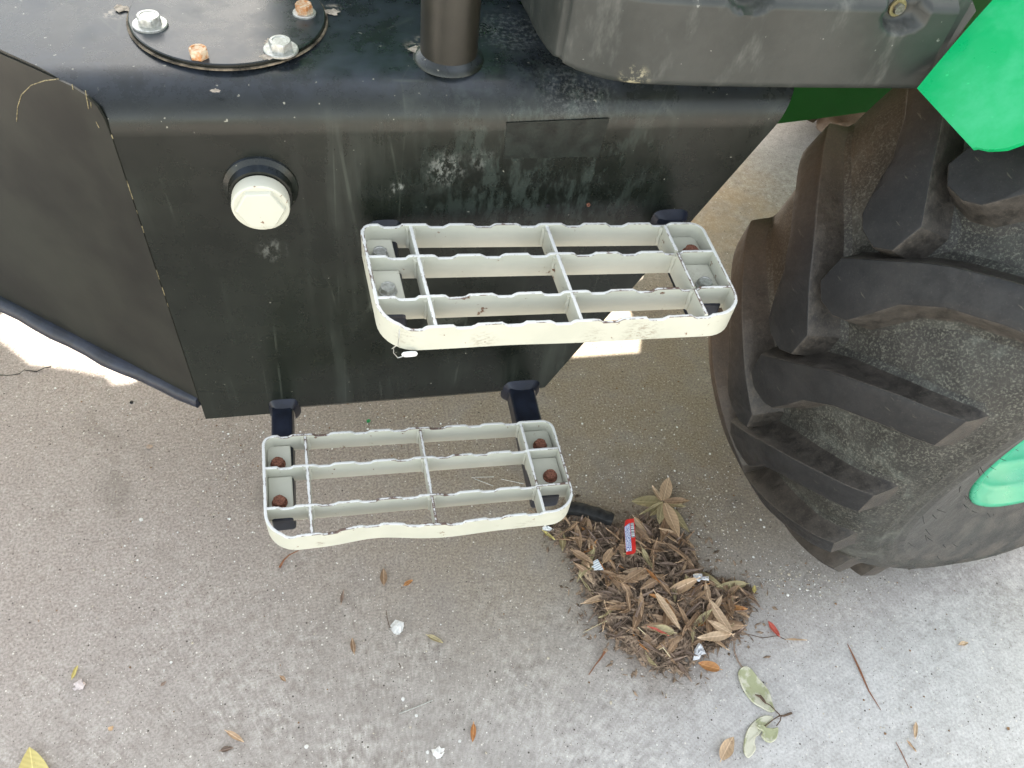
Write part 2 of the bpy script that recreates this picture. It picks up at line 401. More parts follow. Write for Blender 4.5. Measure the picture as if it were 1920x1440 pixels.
M = dict(
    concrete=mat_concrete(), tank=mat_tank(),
    white=mat_white('chipped_cream_paint', False), worn=mat_white('worn_paint_edge', 1), edge=mat_white('bare_metal_edge', 2),
    lug=mat_rubber('tread_rubber', 'lug'), lugside=mat_rubber('dusty_lug_side', 'side'), carcass=mat_rubber('dusty_tyre_rubber', 'body'),
    green=mat_paint('green_fender_paint', (0.0, 0.33, 0.105), 0.30, 0.5, (0.06, 0.42, 0.22)),
    dgreen=mat_paint('dark_green_paint', (0.012, 0.13, 0.012), 0.6, 0.15, (0.05, 0.14, 0.04)),
    rimgreen=mat_paint('green_rim_paint', (0.015, 0.33, 0.175), 0.30, 0.45, (0.10, 0.43, 0.29)),
    plastic=mat_plastic(),
    steel=mat_metal('weathered_zinc', (0.36, 0.36, 0.33), (0.52, 0.52, 0.50), 260, 0.45, 0.7),
    rust=mat_metal('rusty_steel', (0.09, 0.03, 0.018), (0.24, 0.10, 0.06), 420, 0.85, 0.05),
    brass=mat_metal('yellowed_rusty_steel', (0.42, 0.17, 0.05), (0.55, 0.47, 0.35), 180, 0.6, 0.3),
    strut=mat_plain('sky_tinted_dark_paint', (0.011, 0.014, 0.024), 0.36, 0.4, 0.4, 40),  # bluish base colour stands in for sky reflected on struts and flange
    dark=mat_plain('dull_black_rubber', (0.016, 0.016, 0.016), 0.65, 0.3, 0.4, 80),  # one even near-black for all the dark parts
    oldbolt=mat_metal('dull_bolt', (0.10, 0.095, 0.08), (0.20, 0.19, 0.16), 300, 0.5, 0.6), oldring=mat_metal('yellow_passivated_washer', (0.16, 0.13, 0.06), (0.28, 0.24, 0.13), 200, 0.45, 0.6),
    endplate=mat_plain('olive_black_panel', (0.011, 0.0115, 0.0085), 0.38, 0.27, 0.55, 7),
    scratch=mat_plain('bare_ochre_scratch', (0.20, 0.17, 0.10), 0.7, 0.3, 0.7, 220),
    sticker=mat_plain('worn_black_sticker', (0.010, 0.013, 0.011), 0.33, 0.4, 0.5, 60),
    post=mat_plain('olive_black_paint', (0.015, 0.014, 0.010), 0.36, 0.45, 0.25, 25),
    mud=mat_plain('caked_mud', (0.20, 0.12, 0.065), 0.9, 0.2, 0.4, 90),
    stone=mat_plain('white_stone', (0.66, 0.65, 0.62), 0.8, 0.3, 0.15, 120),
    sand=mat_plain('pale_grit', (0.46, 0.41, 0.33), 0.85, 0.3, 0.35, 700),
    paper=mat_plain('white_paper', (0.72, 0.74, 0.74), 0.7, 0.3, 0.06, 50),
    clear=mat_plain('crumpled_clear_film', (0.50, 0.51, 0.53), 0.22, 0.6, 0.25, 160),
    twig=mat_plain('brown_twig', (0.10, 0.065, 0.045), 0.8, 0.3, 0.4, 120),
    rusttwig=mat_plain('russet_stalk', (0.22, 0.095, 0.05), 0.75, 0.3, 0.3, 120),
    straw=mat_plain('pale_straw', (0.55, 0.47, 0.30), 0.7, 0.3, 0.2, 120),
    red=mat_plain('red_film', (0.62, 0.035, 0.03), 0.3, 0.5, 0.15, 80),
    blueprint=None,
    leaf_dark=mat_leaf('dead_leaf_grey_brown', (0.115, 0.083, 0.062), (0.28, 0.20, 0.15)),
    leaf_brown=mat_leaf('dead_leaf_brown', (0.19, 0.115, 0.066), (0.36, 0.24, 0.145)),
    leaf_tan=mat_leaf('dead_leaf_tan', (0.38, 0.25, 0.145), (0.52, 0.38, 0.25), (0.20, 0.12, 0.07)),
    leaf_olive=mat_leaf('dead_leaf_olive', (0.25, 0.20, 0.095), (0.38, 0.32, 0.18), (0.12, 0.09, 0.04)),
    leaf_orange=mat_leaf('dead_leaf_orange', (0.33, 0.13, 0.035), (0.40, 0.20, 0.075), (0.24, 0.05, 0.02)),
    leaf_red=mat_leaf('dead_leaf_red', (0.38, 0.05, 0.035), (0.42, 0.09, 0.06), (0.25, 0.05, 0.04)),
    leaf_yellow=mat_leaf('dead_leaf_yellow', (0.42, 0.34, 0.10), (0.50, 0.42, 0.16), (0.3, 0.2, 0.06)),
)
def mat_print():
    s = NT('printed_white_label'); p = s.obj()
    w1 = s.n('ShaderNodeTexNoise'); s.link(s.mapv(p, (900, 300, 1)), w1.inputs['Vector']); w1.inputs['Scale'].default_value = 1.0
    k = s.ramp(w1.outputs['Fac'], 0.45, 0.56)
    c = s.mix(k, (0.70, 0.72, 0.80), (0.14, 0.17, 0.42))
    return s.fin(c, 0.35, 0, 0.5)
def mat_barcode():
    s = NT('printed_barcode'); p = s.obj()
    nz = s.n('ShaderNodeTexNoise'); nz.noise_dimensions = '1D'
    s.link(s.axis(p, 1), nz.inputs['W']); nz.inputs['Scale'].default_value = 700; nz.inputs['Detail'].default_value = 1
    c = s.mix(s.ramp(nz.outputs['Fac'], 0.48, 0.52), (0.72, 0.76, 0.78), (0.05, 0.06, 0.08))
    return s.fin(c, 0.35, 0, 0.5)
def mat_lined():
    s = NT('lined_paper'); p = s.pos()
    w_ = s.n('ShaderNodeTexWave'); w_.bands_direction = 'Y'; s.link(s.mapv(p, (1, 1, 1), (0, 0, -0.35)), w_.inputs[0]); w_.inputs['Scale'].default_value = 75
    c = s.mix(s.ramp(w_.outputs['Fac'], 0.70, 0.9), (0.72, 0.75, 0.76), (0.30, 0.36, 0.42))
    return s.fin(c, 0.7, 0, 0.3)
def mat_pale_leaf():
    s = NT('pale_green_leaf'); p = s.pos()
    n = s.noise(p, 36, 4, 0.6); n2 = s.noise(p, 160, 4, 0.7)
    c = s.mix(s.ramp(n, 0.46, 0.58), (0.53, 0.51, 0.40), (0.33, 0.34, 0.20))
    c = s.mix(s.ramp(n2, 0.62, 0.72, 0, 0.4), c, (0.25, 0.19, 0.10))
    s.bump(s.math('ADD', n, s.math('MULTIPLY', n2, 0.4)), 0.35, 0.003)
    return s.fin(c, 0.6, 0, 0.35)
M['label'] = mat_print(); M['barcode'] = mat_barcode(); M['lined'] = mat_lined(); M['pale'] = mat_pale_leaf()

# ------------------------------------------------------------------ the setting
mb = MB()
g0 = 60
mb.add([(-g0, -g0, 0), (g0, -g0, 0), (g0, g0, 0), (-g0, g0, 0)], [(0, 1, 2, 3)])
ground = mb.build('concrete_ground', M['concrete'], origin=Vector((0, 0, 0)), smooth=0)
tag(ground, kind='structure')

# ------------------------------------------------------------------ the tractor
tractor = empty('tractor', (0.3, 1.45, 0))
tag(tractor, 'green farm tractor with black side tank, two white steps and a big lugged front tyre', 'tractor')

# --- tank -----------------------------------------------------------------
YF, ZB, ZT, RB = 0.737, 0.416, 0.942, 0.050
prof = [(1.15, ZB), (YF + 0.012, ZB), (YF + 0.004, ZB + 0.004), (YF, ZB + 0.012)]
for k in range(13):
    a = math.pi / 2 * k / 12
    prof.append((YF + RB - RB * math.cos(a), ZT - RB + RB * math.sin(a)))
prof += [(0.90, ZT + 0.003), (1.15, ZT + 0.003)]
bm = bmesh.new()
rows = []
for x in [-1.3 + 0.1 * i for i in range(27)]:
    rows.append([bm.verts.new((x, y, z)) for y, z in prof])
for a, b in zip(rows, rows[1:]):
    for j in range(len(prof)):
        k = (j + 1) % len(prof)
        bm.faces.new((a[j], a[k], b[k], b[j]))
bm.faces.new(rows[0]); bm.faces.new(rows[-1][::-1])
def cut(co, no):
    g = bm.verts[:] + bm.edges[:] + bm.faces[:]
    r_ = bmesh.ops.bisect_plane(bm, geom=g, plane_co=co, plane_no=no, clear_outer=True)
    ed = [e for e in r_['geom_cut'] if isinstance(e, bmesh.types.BMEdge)]
    bmesh.ops.holes_fill(bm, edges=ed)
CH = R(37.5)
cdir = Vector((-math.cos(CH), math.sin(CH), 0)); cn = Vector((-math.sin(CH), -math.cos(CH), 0))
CH0 = Vector((-0.217, YF, 0))
cut(CH0, cn)
cut(Vector((-0.535, 0, 0)), Vector((-1, 0, 0)))
cut(CH0 + Vector((0, 0, ZB + 0.041)), (cn * 0.041 + Vector((0, 0, -0.060))).normalized())
pa, pb = yp(1485, 205, YF), yp(1030, 720, YF)
dv = (pa - pb).normalized()
cut(pb, Vector((dv.z, 0, -dv.x)).normalized())
pc, pd = yp(1042, 703, YF), yp(1012, 737, YF)
dv2 = (pc - pd).normalized()
cut(pd, Vector((dv2.z, 0, -dv2.x)).normalized())
bmesh.ops.remove_doubles(bm, verts=bm.verts, dist=1e-5)
bmesh.ops.recalc_face_normals(bm, faces=bm.faces)
me = bpy.data.meshes.new('fuel_tank')
torg = Vector((0.0, 0.9, ZB))
bmesh.ops.translate(bm, verts=bm.verts, vec=-torg)
bm.to_mesh(me); bm.free()
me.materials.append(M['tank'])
for p in me.polygons: p.use_smooth = True
me.set_sharp_from_angle(angle=R(24))
tank = bpy.data.objects.new('fuel_tank', me); COL.objects.link(tank)
WORG['fuel_tank'] = torg; tank.parent = tractor; tank.location = torg - worg(tractor)
bv = tank.modifiers.new('bevel', 'BEVEL'); bv.width = 0.0035; bv.segments = 2; bv.limit_method = 'ANGLE'; bv.angle_limit = R(24); bv.harden_normals = True

# flat plate closing the slanted end
ep = [(0.0, ZB + 0.042), (0.0, 0.893), (0.0015, 0.912), (0.006, 0.925), (0.016, 0.933), (0.035, 0.937), (0.08, 0.9385), (0.385, 0.9385), (0.397, 0.93), (0.397, ZB + 0.042)]
V = []
for o_ in (0.0014, -0.001):
    V += [CH0 + cdir * t + cn * o_ + Vector((0, 0, z)) for t, z in ep]
n_ = len(ep)
mobj('end_plate', V, [tuple(range(n_)), tuple(range(2 * n_ - 1, n_ - 1, -1))] + [(i, n_ + i, n_ + (i + 1) % n_, (i + 1) % n_) for i in range(n_)], M['endplate'], tank, smooth=0)
def on_end(px, py, d=0.0018):
    r_ = ray(px, py); q = CH0 + cn * d
    o_ = Vector((0, 0, CAMZ)); t = (q - o_).dot(cn) / r_.dot(cn); return o_ + r_ * t
mb = MB()
for pts, w_ in ((((31, 228), (33, 200), (40, 178), (58, 160), (84, 151), (110, 148)), 0.0010), (((135, 158), (137, 168)), 0.001), (((160, 170), (163, 186), (166, 204)), 0.0012),
                (((180, 228), (186, 240)), 0.0011), (((170, 192), (171, 202)), 0.0008)):
    mb.tube([on_end(*q, 0.0016) for q in pts], [w_ * random.uniform(.35, .7) for _ in pts], 5)
mb.build('paint_scratches', M['scratch'], tank); tank.children[-1]['kind'] = 'stuff'
mb = MB()
for k in range(8):
    t = 0.5 + 0.5 * random.random() if k < 6 else random.random()
    z = ZB + 0.06 + 0.42 * random.random() ** 0.45
    c0 = CH0 + cn * 0.0006 + Vector((0, 0, z)); mb.tube([c0, c0 + Vector((0, 0, random.uniform(.004, .022)))], random.uniform(.0003, .0006), 5)
mb.build('worn_edge', M['scratch'], tank); tank.children[-1]['kind'] = 'stuff'
V = []
for y in (YF - 0.0003, YF + 0.004):
    V += [Vector((-0.2172, y, ZB)), Vector((-0.2172, y, ZB + 0.065)), Vector((-0.09, y, ZB + 0.045)), Vector((-0.09, y, ZB))]
mobj('front_skirt', V, [(0, 1, 2, 3), (7, 6, 5, 4), (0, 4, 5, 1), (1, 5, 6, 2), (2, 6, 7, 3), (3, 7, 4, 0)], M['tank'], tank, smooth=0)

# rolled lip along the foot of the slanted end
mb = MB()
L0 = CH0 + cdir * 0.002 + Vector((0, 0, ZB + 0.037)); L1 = CH0 + cdir * 0.46 + Vector((0, 0, ZB + 0.034))
pr = [(-0.03, 0.010), (0.006, 0.010), (0.016, 0.007), (0.022, 0.0), (0.022, -0.005), (0.016, -0.009), (-0.03, -0.009)]
V = []; F = []
NS = 14
for i in range(NS + 1):
    b = L0.lerp(L1, i / NS)
    wob = 0.0015 * math.sin(i * 1.7)
    for (o_, z_) in pr: V.append(b + cn * (o_ * (0.35 + 0.45 * min(1, i / 5)) + wob) + Vector((0, 0, z_ + .003)))
n_ = len(pr)
for i in range(NS):
    for j in range(n_):
        k = (j + 1) % n_
        F.append((i * n_ + j, i * n_ + k, (i + 1) * n_ + k, (i + 1) * n_ + j))
F += [tuple(range(n_)), tuple(NS * n_ + j for j in range(n_ - 1, -1, -1))]
mb.add(V, F); mb.build('bottom_flange', M['strut'], tank)

# round cover plate with bolts on the level top
pc_ = Vector((-0.102, 0.873, ZT + 0.0035))
mb = MB(); mb.lathe(pc_, (0, 0, 1), [(0.1005, 0), (0.1005, 0.0035), (0.0995, 0.0045), (0, 0.0046)], 72)
plate = mb.build('cover_plate', M['tank'], tank, smooth=30)
mb = MB(); mb.lathe(pc_ - Vector((0, 0, .001)), (0, 0, 1), [(0.1032, 0), (0.1028, 0.0014), (0.1008, 0.0014)], 72)
mb.build('gasket_bead', mat_plain('dried_sealant', (0.13, 0.105, 0.075), 0.8, 0.3, 0.85, 60), tank)

def hexbolt(name, c, ax, r_, h, mat, parent, washer=0.0, label=None, wmat=None, spin=0.0):
    ax = Vector(ax).normalized()
    mb = MB(); b = Vector(c); h0 = 0
    if washer:
        mb.lathe(b, ax, [(washer, 0), (washer, 0.0018), (washer * 0.96, 0.0024), (0.001, 0.0024)], 28, 1); h0 = 0.0024
    u = ax.orthogonal().normalized(); v = ax.cross(u)
    def ring(rad, hh, n=6, hexa=True):
        out = []
        for k in range(24):
            a = 2 * math.pi * k / 24 + spin
            rr = rad
            if hexa:
                aa = ((a - spin) % (math.pi / 3)) - math.pi / 6
                rr = rad * math.cos(math.pi / 6) / math.cos(aa)
            out.append(b + ax * hh + (u * math.cos(a) + v * math.sin(a)) * rr)
        return out
    rings = [ring(r_, h0), ring(r_, h0 + h * 0.8)]
    top1 = ring(r_ * 0.86, h0 + h, hexa=False)
    top2 = ring(r_ * 0.66, h0 + h, hexa=False); top3 = ring(r_ * 0.62, h0 + h * 0.93, hexa=False)
    V = []; F = []
    for r in rings + [top1, top2, top3]: V += r
    for j in range(4):
        for k in range(24):
            k2 = (k + 1) % 24
            F.append((j * 24 + k, j * 24 + k2, (j + 1) * 24 + k2, (j + 1) * 24 + k))
    F.append(tuple(4 * 24 + k for k in range(24)))
    mb.add(V, F, 0)
    o = mb.build(name, [mat, wmat or mat], parent, smooth=28)
    if label: o['label'] = label
    return o
ztp = ZT + 0.0081
hexbolt('bolt', gp(282, 47, ztp), (0, 0, 1), 0.0125, 0.0085, M['steel'], plate, 0.0175)
hexbolt('bolt', gp(571, 26, ztp), (0, 0, 1), 0.0095, 0.009, M['brass'], plate, 0.0125, 'yellowed rusty bolt', M['steel'])
hexbolt('bolt', gp(374, 106, ztp), (0, 0, 1), 0.0095, 0.009, M['brass'], plate, 0.0, 'yellowed rusty bolt')
hexbolt('bolt', gp(527, 94, ztp), (0, 0, 1), 0.0120, 0.0085, M['steel'], plate, 0.0175)
# dried mud crust beside one bolt
def crust(c, r_, name='mud_crust', parent=None, z=0.0012, mat=None):
    V = [c + Vector((0, 0, z))]; n_ = 18
    for k in range(n_):
        a = 2 * math.pi * k / n_; rr = r_ * random.uniform(0.55, 1.1)
        V.append(c + Vector((math.cos(a) * rr, math.sin(a) * rr * 0.8, 0)))
    return mobj(name, V, [(0, 1 + k, 1 + (k + 1) % n_) for k in range(n_)], mat or M['mudpale'], parent)
M['mudpale'] = mat_plain('dried_mud', (0.33, 0.28, 0.23), 0.9, 0.2, 0.35, 200)
crust(gp(510, 78, ztp), 0.010, parent=plate); crust(gp(503, 107, ztp), 0.009, parent=plate)
crust(gp(623, 22, ZT + .004), 0.010, parent=tank); crust(gp(790, 92, ZT + .004), 0.014, parent=tank); crust(gp(402, 170, ZT + .001), 0.006, parent=tank)
crust(gp(228, 16, ZT + .004), 0.011, parent=tank)

# filler cap on the front
fc = yp(489, 386, 0.705); fc.y = YF
mb = MB(); mb.lathe(fc - Vector((0, -.003, 0)), (0, -1, 0), [(0.040, 0), (0.039, 0.006), (0.034, 0.010), (0.0325, 0.020), (0.030, 0.0205), (0.03, 0.0)], 48)
mb.build('filler_neck', M['tank'], tank)
mb = MB(); ax = Vector((0, -1, 0))
mb.lathe(fc, ax, [(0.0285, 0.018), (0.0295, 0.019), (0.0300, 0.022), (0.0300, 0.034), (0.0292, 0.0362), (0.0275, 0.037)], 48)
u = Vector((1, 0, 0)); v = Vector((0, 0, 1))
def hx(rad, hh, n=48, hexa=True):
    out = []
    for k in range(n):
        a = 2 * math.pi * k / n
        rr = rad
        if hexa:
            aa = (a % (math.pi / 3)) - math.pi / 6; rr = rad * math.cos(math.pi / 6) / math.cos(aa)
        out.append(fc + ax * hh + (u * math.cos(a) + v * math.sin(a)) * rr)
    return out
rg = [hx(0.0275, 0.037, hexa=False), hx(0.0262, 0.0365), hx(0.0250, 0.0405), hx(0.0238, 0.0415)]
V = sum(rg, []); F = []
for j in range(3):
    for k in range(48):
        k2 = (k + 1) % 48; F.append((j * 48 + k, j * 48 + k2, (j + 1) * 48 + k2, (j + 1) * 48 + k))
F.append(tuple(3 * 48 + k for k in range(48)))
mb.add(V, F)
mb.build('filler_cap', M['white'], tank, smooth=25)

# worn dark stickers on the front
def sheet(name, pts, d, mat, parent):
    V = [p + Vector((0, -d, 0)) for p in pts] + [p + Vector((0, 0.0005, 0)) for p in pts]
    n_ = len(pts)
    F = [tuple(range(n_)), tuple(range(2 * n_ - 1, n_ - 1, -1))] + [(i, n_ + i, n_ + (i + 1) % n_, (i + 1) % n_) for i in range(n_)]
    return mobj(name, V, F, mat, parent, smooth=0)
sheet('sticker', [yp(950, 230, YF), yp(1143, 222, YF), yp(1122, 293, YF), yp(944, 298, YF)], 0.0003, M['sticker'], tank)
# small drain screws
for px, py, mt in ((1027, 385, M['dark']), (1103, 383, M['rust'])):
    hexbolt('screw', yp(px, py, YF), (0, -1, 0), 0.0026, 0.002, mt, tank)

# --- hand rail post ----------------------------------------------------------
hb = Vector((0.1245, 0.800, ZT + 0.002))
mb = MB(); mb.lathe(hb, (0, 0, 1), [(0.0305, 0.0), (0.0305, 0.95)], 40, 0, False, True)
post = mb.build('handrail_post', M['post'], tractor)
mb = MB(); mb.lathe(hb, (0, 0, 1), [(0.0385, -0.003), (0.037, 0.001), (0.034, 0.003), (0.0312, 0.0055), (0.0305, 0.006)], 40)
mb.build('weld_bead', M['tank'], post)

# --- plastic side panel (its lower edge hangs above the tank) -----------------
path = [(0.235, 0.98), (0.2085, 0.870), (0.209, 0.81), (0.2125, 0.765), (0.2205, 0.732), (0.236, 0.710), (0.259, 0.694), (0.289, 0.684), (0.353, 0.678), (0.469, 0.674), (0.560, 0.672), (0.603, 0.671)]
def dens(path, step):
    P = [Vector((*p, 0)) for p in path]
    # catmull-rom
    out = []
    for i in range(len(P) - 1):
        p0, p1, p2, p3 = P[max(i - 1, 0)], P[i], P[i + 1], P[min(i + 2, len(P) - 1)]
        n_ = max(2, int((p2 - p1).length / step))
        for k in range(n_):
            t = k / n_
            out.append(0.5 * ((2 * p1) + (p2 - p0) * t + (2 * p0 - 5 * p1 + 4 * p2 - p3) * t * t + (3 * p1 - p0 - 3 * p2 + p3) * t ** 3))
    out.append(P[-1]); return out
dp = dens(path, 0.0035)
ZP0, ZP1 = 0.981, 1.072
pk = [yp(1415, 2, 0.674), yp(1697, 38, 0.671)]
seam = yp(1068, 60, 0.705)
hs_ = [0.0, 0.0012, 0.004] + [0.004 + (0.078) * i / 30 for i in range(1, 31)] + [0.086, 0.089, 0.0905]
rowsV = []
for zi, h in enumerate(hs_):
    inset = 0.0
    if h > 0.082: inset = (h - 0.082) ** 2 / 0.0085 * 1.2 + (h - 0.082) * 0.35
    if h < 0.004: inset = (0.004 - h) * 0.5
    row = []
    for i, p in enumerate(dp):
        t = (dp[min(i + 1, len(dp) - 1)] - dp[max(i - 1, 0)]).normalized()
        nrm = Vector((-t.y, t.x, 0))
        if nrm.y > 0 and p.x > 0.25: nrm = -nrm
        if nrm.x > 0 and p.x <= 0.25: nrm = -nrm
        lean = 0.06 * h * (1 if p.x > 0.45 else 0.3)
        q = p - nrm * (inset) + Vector((0, 0, ZP0 + h))
        for c in pk:
            dx = (q.x - c.x) / 0.0225; dz = (q.z - (c.z + 0.002)) / 0.0165
            if dz > 0: dz *= 0.75
            rr = math.hypot(dx, dz)
            if rr < 1.0: q.y += 0.019 * (1 - max(0, (rr - 0.72) / 0.28) ** 2)
        if abs(q.x - seam.x) < 0.0018 and p.y < 0.74: q -= nrm * 0.003
        row.append(q)
    rowsV.append(row)
NP = len(dp)
V = sum(rowsV, []); F = []
for j in range(len(hs_) - 1):
    for i in range(NP - 1):
        F.append((j * NP + i, j * NP + i + 1, (j + 1) * NP + i + 1, (j + 1) * NP + i))
# right end, underside and top
b = len(V)
back = 0.30
V += [Vector((p.x, max(p.y + 0.0, 0.98), ZP0)) for p in dp] + [Vector((p.x, 1.0, ZP0 + hs_[-1])) for p in dp]
for i in range(NP - 1):
    F.append((i, b + i, b + i + 1, i + 1))
    F.append(((len(hs_) - 1) * NP + i, (len(hs_) - 1) * NP + i + 1, b + NP + i + 1, b + NP + i))
F.append(tuple([j * NP + NP - 1 for j in range(len(hs_))] + [b + NP + NP - 1, b + NP - 1]))
panel = mobj('side_panel', V, F, M['plastic'], tractor, smooth=75)
# end cap wedge toward the fender
p1, p2 = yp(1700, 171, 0.673), yp(1832, 22, 0.673)
V = []
for dy in (0.0, 0.2):
    V += [Vector((0.602, 0.6735 + dy, 0.984)), Vector((0.6135, 0.676 + dy, 0.995)), Vector((0.627, 0.678 + dy, 1.062)), Vector((0.622, 0.684 + dy, 1.069)), Vector((0.602, 0.684 + dy, 1.069))]
F = [(0, 1, 2, 3, 4), (9, 8, 7, 6, 5)] + [(i, 5 + i, 5 + (i + 1) % 5, (i + 1) % 5) for i in range(5)]
mobj('end_cap', V, F, M['plastic'], panel, smooth=30)
for c in pk:
    hexbolt('panel_bolt', Vector((c.x, 0.691, c.z + 0.003)), (0, -1, 0), 0.0056, 0.004, M['oldbolt'], panel, 0.0088, None, M['oldring'])

# --- boarding steps -----------------------------------------------------------
def make_step(obs, z, H, dent, bolts, label, strutspec, teeth0):
    q = [gp(*o, z) for o in obs]           # BL BR FR FL corners of the frame
    W, D = 0.405, 0.152
    def mp(x, y, zz):                       # frame metres -> world
        u_, v_ = x / W, y / D
        a = q[0].lerp(q[1], u_); b2 = q[3].lerp(q[2], u_)
        p = a.lerp(b2, v_); return Vector((p.x, p.y, z + zz))
    per = 0.0535; dep = 0.0042
    def tooth(x):
        k = ((x - teeth0) / per + 0.5) % 1.0 - 0.5
        a = abs(k)
        if a < 0.26: return 0.0
        if a < 0.34: return -dep * (a - 0.26) / 0.08
        return -dep
    T = 0.0038
    def bar(pts, teeth, name, parent, endin=0.0, top=0.0, bot=0.0, closed=False, th=T):
        n_ = len(pts); V = []; F = []; Mi = []
        for i, p in enumerate(pts):
            p = Vector((p[0], p[1], 0))
            if closed: a, b2 = Vector((*pts[i - 1], 0)), Vector((*pts[(i + 1) % n_], 0))
            else: a, b2 = Vector((*pts[max(i - 1, 0)], 0)), Vector((*pts[min(i + 1, n_ - 1)], 0))
            t = (b2 - a).normalized(); nn = Vector((-t.y, t.x, 0))
            zt = top + (tooth(p.x) if teeth(p) else 0.0)
            e_ = 0.0008
            for off, zz in ((-th / 2, zt - 0.0003), (-th / 2 + e_, zt), (th / 2 - e_, zt), (th / 2, zt - 0.0003), (th / 2, -H + bot), (-th / 2, -H + bot)):
                w_ = p + nn * off; V.append(mp(w_.x, w_.y, zz))
        for i in range(n_ if closed else n_ - 1):
            k = (i + 1) % n_
            for j in range(6):
                l = (j + 1) % 6
                F.append((i * 6 + j, i * 6 + l, k * 6 + l, k * 6 + j)); Mi.append((2, 1, 2, 0, 0, 0)[j])
        if not closed:
            F += [(0, 1, 2, 3, 4, 5), tuple((n_ - 1) * 6 + j for j in (5, 4, 3, 2, 1, 0))]; Mi += [0, 0]
        return mobj(name, V, F, [M['white'], M['worn'], M['edge']], parent, midx=Mi, smooth=25)
    # outer band: a closed loop with rounded corners
    pts = []
    def arc(cx_, cy_, r_, a0, a1, n_):
        for k in range(n_ + 1):
            a = a0 + (a1 - a0) * k / n_
            pts.append((cx_ + r_ * math.cos(a), cy_ + r_ * math.sin(a)))
    rb, rf = 0.014, 0.036
    def fd(x): return dent * math.exp(-((x - 0.135) / 0.045) ** 2) - dent * 0.5 * math.exp(-((x - 0.23) / 0.05) ** 2)
    xs = [rb + 0.002 + (W - 2 * rb - 0.004) * k / 110 for k in range(111)]
    pts += [(x, 0.0) for x in xs]
    arc(W - rb, rb, rb, -math.pi / 2, 0, 6)
    arc(W - rf, D - rf, rf, 0, math.pi / 2, 9)
    xs = [W - rf - 0.002 - (W - 2 * rf - 0.004) * k / 100 for k in range(101)]
    pts += [(x, D - fd(x)) for x in xs]
    arc(rf, D - rf, rf, math.pi / 2, math.pi, 9)
    arc(rb, rb, rb, math.pi, 1.5 * math.pi, 6)
    frame = bar(pts, lambda p: (p.y < 0.003 or p.y > D - 0.012) and 0.02 < p.x < W - 0.03, 'boarding_step', tractor, closed=True)
    if label: frame['label'] = label
    for v_ in (0.325, 0.72):
        y0 = D * v_
        xs = [T / 2 + (W - T) * k / 110 for k in range(111)]
        bar([(x, y0) for x in xs], lambda p: 0.02 < p.x < W - 0.03, 'serrated_bar', frame, top=-0.0006, bot=0.0006)
    ye = [0.0, D * 0.325, D * 0.72, D]
    for u_ in (0.138, 0.53, 0.888):
        for a, b2 in zip(ye, ye[1:]):
            e2 = T / 2 + (fd(W * u_) if b2 == D else 0)
            bar([(W * u_, a + T / 2), (W * u_, (a + b2) / 2), (W * u_, b2 - e2)], lambda p: False, 'cross_bar', frame, top=-0.0012, bot=0.0012)
    # weld fillets in the corners where the bars meet
    mbw = MB()
    for u_ in (0.138, 0.53, 0.888):
        for v_ in (0.0, 0.325, 0.72):
            for sg in (-1, 1):
                c0 = mp(W * u_ + sg * 0.0025, D * v_ + 0.0025, -0.004); c1 = mp(W * u_ + sg * 0.0025, D * v_ + 0.0025, -H + 0.003)
                mbw.tube([c0.lerp(c1, k / 5) + Vector((random.uniform(-.0006, .0006), random.uniform(-.0006, .0006), 0)) for k in range(6)],
                         [random.uniform(0.0022, 0.0036) for _ in range(6)], 6)
    mbw.build('weld_beads', M['white'], frame)
    frame.children[-1]['kind'] = 'stuff'
    # plates that carry the bolts
    for side, (x0, x1) in enumerate(((0.0022, 0.034), (W - 0.041, W - 0.0022))):
        for (y0, y1) in ((0.0022, D * 0.325 - 0.0022), (D * 0.325 + 0.0022, D * 0.72 - 0.0022)):
            V = []
            for zz in (-H + 0.0105, -H + 0.0145):
                V += [mp(x0, y0, zz), mp(x1, y0, zz), mp(x1, y1, zz), mp(x0, y1, zz)]
            F = [(3, 2, 1, 0), (4, 5, 6, 7), (0, 1, 5, 4), (1, 2, 6, 5), (2, 3, 7, 6), (3, 0, 4, 7)]
            o = mobj('bolt_plate', V, F, M['white'], frame, smooth=0)
            b_ = o.modifiers.new('bevel', 'BEVEL'); b_.width = 0.0015; b_.segments = 2
    for (x, y, mt, lb) in bolts:
        hexbolt('bolt', mp(x, y, -H + 0.0146), (0, 0, 1), 0.0088, 0.0062, mt, frame, 0.0102, lb, None, random.random())
    # struts to the tank
    for (xa, wd, yfar) in strutspec:
        xa2, yy = xa
        mbs = MB()
        b0 = mp(xa2, D * yy, -H + 0.0100); b1 = Vector((b0.x + 0.004, yfar, b0.z))
        hh = 0.034
        mbs.box((b0 + b1) / 2 - Vector((0, 0, hh / 2)), (wd, (b1 - b0).length, hh))
        st = mbs.build('strut', M['strut'], frame, smooth=0)
        b_ = st.modifiers.new('bevel', 'BEVEL'); b_.width = 0.005; b_.segments = 3
        mbs = MB()
        loop = []
        for k in range(28):
            a = 2 * math.pi * k / 28
            loop.append((math.copysign(abs(math.cos(a)) ** 0.5, math.cos(a)) * wd * 0.5, math.copysign(abs(math.sin(a)) ** 0.5, math.sin(a)) * hh * 0.5))
        V = []; F = []
        for (g, yy2) in ((1.0, -0.012), (1.16, -0.007), (1.38, -0.002), (1.55, 0.003)):
            for (lx, lz) in loop:
                V.append(Vector((b1.x + lx * g, YF + yy2 + random.uniform(-.0007, .0007), b1.z - hh / 2 + lz * g)))
        for j in range(3):
            for k in range(28):
                k2 = (k + 1) % 28; F.append((j * 28 + k, j * 28 + k2, (j + 1) * 28 + k2, (j + 1) * 28 + k))
        mbs.add(V, F); mbs.build('weld_collar', M['strut'], frame)
    return frame, mp
